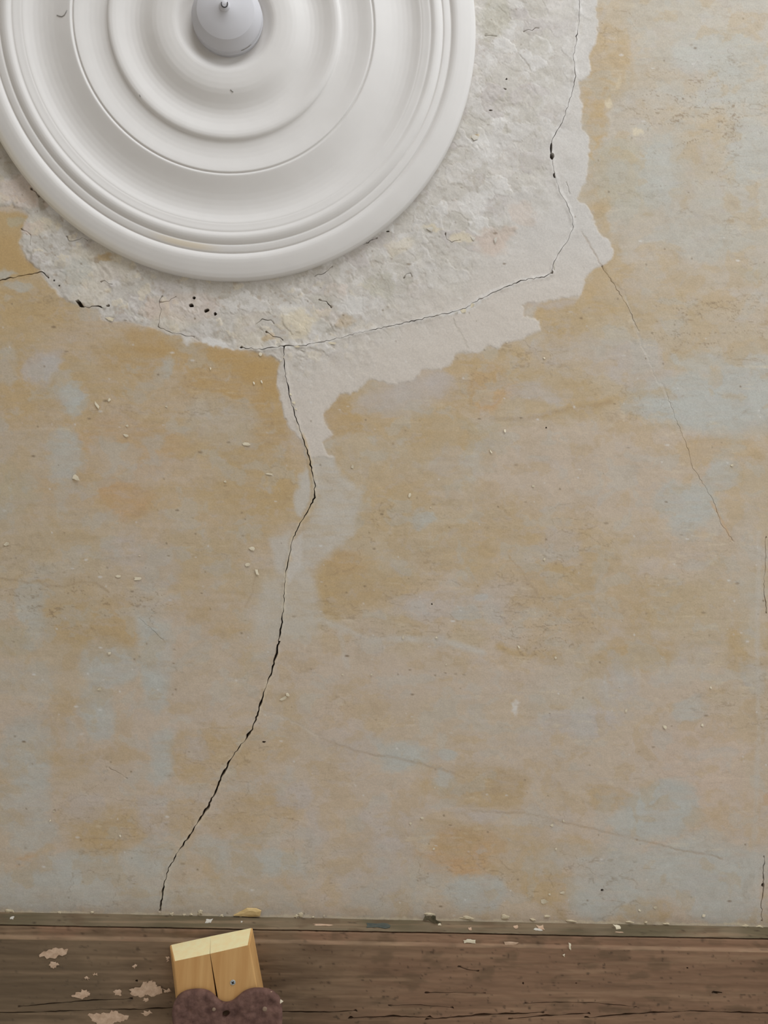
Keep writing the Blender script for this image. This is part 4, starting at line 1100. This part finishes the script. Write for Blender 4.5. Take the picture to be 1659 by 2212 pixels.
def batten_flake(u0, u1, f0, f1, mat, seed, t=.0007):
    rng = random.Random(seed)
    xa = unproj(u0, 1993, D1 / 2)[0]; xb = unproj(u1, 1993, D1 / 2)[0]
    cx_, hx = (xa + xb) / 2, (xb - xa) / 2; z0, z1 = D1 * f0, D1 * f1; cz_, hz = (z0 + z1) / 2, (z1 - z0) / 2
    poly = []
    for (a, b) in ((-1, -1), (-.4, -1), (.3, -1), (1, -1), (1, 0), (1, 1), (.4, 1), (-.3, 1), (-1, 1), (-1, 0)):
        poly.append((a * hx * rng.uniform(.45, 1), b * hz * rng.uniform(.4, 1)))
    me = flake_mesh('paint_patch', poly, t, seed)
    o = link('paint_patch', me, mat, beam); o.location = (cx_ - bo[0], -.0004, -cz_); o.rotation_euler = (math.radians(-90), 0, 0)
    return o


batten_flake(787, 853, .28, .90, M_TEAL, 1401)['label'] = 'dark teal paint remnant'
for i, (a, b, f0, f1, m_) in enumerate([(440, 460, .25, .7, M_FLAKEG), (520, 524, .4, .6, M_FLAKEG), (945, 955, .2, .5, M_FLAKE), (1108, 1122, .3, .7, M_OLDPAINT), (1160, 1178, .2, .8, M_OLDPAINT), (1330, 1345, .05, .6, M_FLAKE), (1150, 1170, .55, .85, M_FLAKEG), (1010, 1018, .6, .9, M_OLDPAINT), (22, 32, .4, .7, M_FLAKEG), (1325, 1348, .75, .85, M_OLDPAINT), (675, 720, .55, .75, M_OLDPAINT)]):
    batten_flake(a, b, f0, f1, m_, 1410 + i)

# ------------------------------------------------------------------ pine block under the beam
D3 = D2 + 0.034
cb = unproj(460, 2110, D2)
block = tag(link('pine_block', None, None, None, (cb[0], cb[1], ZC - D2)), 'new pine block with pale sawn end, screwed under the old timber beam', 'wood block')


def P3(u_, v_, d): x, y = unproj(u_, v_, d); return Vector((x - cb[0], y - cb[1], -(d - D2)))


SEAM = [set()]


def half(name, bt, fr, seed):
    """bt / fr: four pixels (far-left, far-right, near-right, near-left) on the beam face and on the lower face"""
    bm = bmesh.new()
    vb = [bm.verts.new(P3(*p, D2)) for p in bt]; vf = [bm.verts.new(P3(*p, D3)) for p in fr]
    bm.faces.new(vb); bm.faces.new(vf[::-1])
    ends = []
    for i in range(4):
        j = (i + 1) % 4; f_ = bm.faces.new((vb[i], vb[j], vf[j], vf[i]))
        if i == 0: f_.material_index = 1
    bmesh.ops.recalc_face_normals(bm, faces=bm.faces)
    SEAM[0] = {w for i in ((1, 2) if seed == 1 else (0, 3)) for w in (vb[i], vf[i])}
    return bm


BT = dict(lt=(366, 2042), mt=(455, 2022.5), rt=(546, 2004), rb=(574, 2156), mb=(476, 2172), lb=(383, 2186))
FR = dict(lt=(374, 2077), mt1=(453.2, 2060.4), mt2=(454, 2060.2), rt=(539, 2041), rb=(561, 2163), mb1=(470, 2179), mb2=(475, 2179), lb=(388, 2193))


def finish(bm, name):
    bm.edges.ensure_lookup_table()
    seam = SEAM[0]; keep_ = [e for e in bm.edges if not any(vv_ in seam for vv_ in e.verts)]
    bmesh.ops.bevel(bm, geom=keep_, offset=0.0026, segments=3, affect='EDGES', profile=.6, clamp_overlap=True)
    bmesh.ops.subdivide_edges(bm, edges=[e for e in bm.edges if e.calc_length() > .012], cuts=6, use_grid_fill=True)
    me = bm_mesh(name, bm); me.materials.append(M_PINE); me.materials.append(M_SAWN)
    return me


bm = half('split_half', [BT['lt'], BT['mt'], BT['mb'], BT['lb']], [FR['lt'], FR['mt1'], FR['mb1'], FR['lb']], 1)
link('split_half', finish(bm, 'split_half'), None, block)
bm = half('split_half', [BT['mt'], BT['rt'], BT['rb'], BT['mb']], [FR['mt2'], FR['rt'], FR['rb'], FR['mb2']], 2)
link('split_half', finish(bm, 'split_half'), None, block)
# screw
sx = P3(503, 2122, D3)
bm = bmesh.new()
for k, (r, zz) in enumerate(((0.0036, 0.0006), (0.0038, -0.0004), (0.0034, -0.0010))):
    pass
ringv = []
for r, zz in ((0.0036, 0.003), (0.0038, -0.0003), (0.0034, -0.0009)):
    ringv.append([bm.verts.new((r * math.cos(q * math.pi / 12), r * math.sin(q * math.pi / 12), zz)) for q in range(24)])
for a_, b_ in zip(ringv, ringv[1:]):
    for q in range(24): bm.faces.new((a_[q], a_[(q + 1) % 24], b_[(q + 1) % 24], b_[q]))
bm.faces.new(ringv[-1])
screw = link('screw', bm_mesh('screw', bm, False), M_STEEL, block, sx)
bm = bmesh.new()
for a_, b_ in ((.0022, .0006), (.0006, .0022)): box_bm(bm, -a_, a_, -b_, b_, -.0011, -.0006)  # dark cross on the head, its colour standing in for the recess's shade
o = link('screw_recess_shade', bm_mesh('screw_recess_shade', bm), M_DARK, screw); o.rotation_euler = (0, 0, .5)

# ------------------------------------------------------------------ rusty two-lobed plate below the block
D4 = D3 + 0.0005; TP = 0.007
out = [(372, 2212), (371, 2190), (374, 2172), (384, 2156), (398, 2147), (416, 2143), (436, 2143), (452, 2148), (464, 2158), (474, 2167), (486, 2171), (500, 2168), (512, 2159), (524, 2149), (540, 2142), (560, 2140), (580, 2143), (596, 2152), (606, 2166), (609, 2185), (609, 2215), (602, 2245), (585, 2268), (560, 2280), (530, 2284), (490, 2286), (450, 2284), (415, 2276), (390, 2258), (376, 2236)]
DP = D4 + TP
pc = unproj(490, 2212, DP)
plate = tag(link('iron_plate', None, None, None, (pc[0], pc[1], ZC - D4)), 'rusty brown two-lobed iron plate fixed over the pine block', 'metal plate')
O2 = [np.array(unproj(*p, DP)) - pc for p in out]
# dense outline
den = []
for i in range(len(O2)):
    p0, p1, p2, p3 = O2[i - 1], O2[i], O2[(i + 1) % len(O2)], O2[(i + 2) % len(O2)]
    for t_ in np.linspace(0, 1, 4, endpoint=False):
        den.append(0.5 * ((2 * p1) + (-p0 + p2) * t_ + (2 * p0 - 5 * p1 + 4 * p2 - p3) * t_ ** 2 + (-p0 + 3 * p1 - 3 * p2 + p3) * t_ ** 3))
den = np.array(den)
hole = [np.array(unproj(487 + 7.5 * math.cos(q) * (1.15 if q < 3 else .9) + 3 * math.sin(q), 2192 - 9 * math.sin(q), DP)) - pc for q in np.linspace(0, 2 * math.pi, 18, endpoint=False)]
hole = np.array(hole)
g = 0.0018
xs = np.arange(den[:, 0].min(), den[:, 0].max(), g); ys = np.arange(den[:, 1].min(), den[:, 1].max(), g)
GX, GY = np.meshgrid(xs, ys); gx_, gy_ = GX.ravel(), GY.ravel()
ok = (poly_sd(gx_, gy_, den) < -g * .6) & (poly_sd(gx_, gy_, hole) > g * .6)
pin = [Vector(p) for p in np.c_[gx_[ok], gy_[ok]]]
k = len(pin); pin += [Vector(p) for p in den]; k2 = len(pin); pin += [Vector(p) for p in hole]
ein = [(k + i, k + (i + 1) % len(den)) for i in range(len(den))] + [(k2 + i, k2 + (i + 1) % len(hole)) for i in range(len(hole))]
ov, oe, of, *_ = delaunay_2d_cdt(pin, ein, [], 0, 1e-7)
O = np.array([(q[0], q[1]) for q in ov]); TF = np.array(of); ce = O[TF].mean(1)
TF = TF[(poly_sd(ce[:, 0], ce[:, 1], den) < 0) & (poly_sd(ce[:, 0], ce[:, 1], hole) > 0)]
sd = -poly_sd(O[:, 0], O[:, 1], den); sh = poly_sd(O[:, 0], O[:, 1], hole)
face = -(TP - .0028 * (1 - np.clip(sd / .005, 0, 1)) ** 2 - .0015 * (1 - np.clip(sh / .003, 0, 1)) ** 2) - .0018 * fbm(O[:, 0] * 110, O[:, 1] * 110, 951, 4)
for (a, b, r, dd) in ((410, 2186, 9, .0026), (388, 2180, 5, .001), (440, 2160, 6, .0008), (548, 2170, 6, .0009), (535, 2190, 7, .0008), (590, 2195, 6, .001), (459, 2181, 5, .0014)):
    q = np.array(unproj(a, b, DP)) - pc; dq = np.hypot(O[:, 0] - q[0], O[:, 1] - q[1]); face += dd * sstep(r * PXM * 1.2, 0, dq)
N = len(O); VV = np.r_[np.c_[O, face], np.c_[O, np.zeros(N)]]
eds = {}
for tri in TF:
    for i in range(3):
        e = (int(tri[i]), int(tri[(i + 1) % 3])); eds[e] = 1
bd = [e for e in eds if (e[1], e[0]) not in eds]
side = np.array([(a, a + N, b + N) for a, b in bd] + [(a, b + N, b) for a, b in bd])
TT = np.r_[TF[:, ::-1], TF + N, side]
me = mesh_np('plate_body', VV, TT, None, True, 60)
link('plate_body', me, M_RUST, plate)


def dome(name, u_, v_, r, h, mat):
    q = np.array(unproj(u_, v_, DP)) - pc
    prof = [(r, -.002), (r, h * .3), (r * .85, h * .75), (r * .45, h), (.0001, h * 1.04)]
    V, Q = lathe(name, prof, 20)
    return link(name, mesh_np(name, V, Q, None, True, 60), mat, plate, (q[0], q[1], -TP + .0006))


dome('rivet', 572, 2180, .0034, .0018, M_RIVET)
dome('rivet', 462, 2181, .0026, .0012, M_RIVET)
# pale chips caught at the plate's edge
for i, (poly, m_) in enumerate(([[(603, 2166), (606, 2158), (612, 2162), (604, 2168)], M_FLAKE], [[(570, 2142), (580, 2140), (588, 2141), (584, 2144), (572, 2144)], M_OLDPAINT])):
    pts = [unproj(*p, DP - .004) for p in poly]; c = np.mean(pts, axis=0)
    o = link('paint_chip', flake_mesh('paint_chip', [(p[0] - c[0], p[1] - c[1]) for p in pts], .0012, 1500 + i), m_, plate)
    o.location = (c[0] - pc[0], c[1] - pc[1], -TP + .0035)
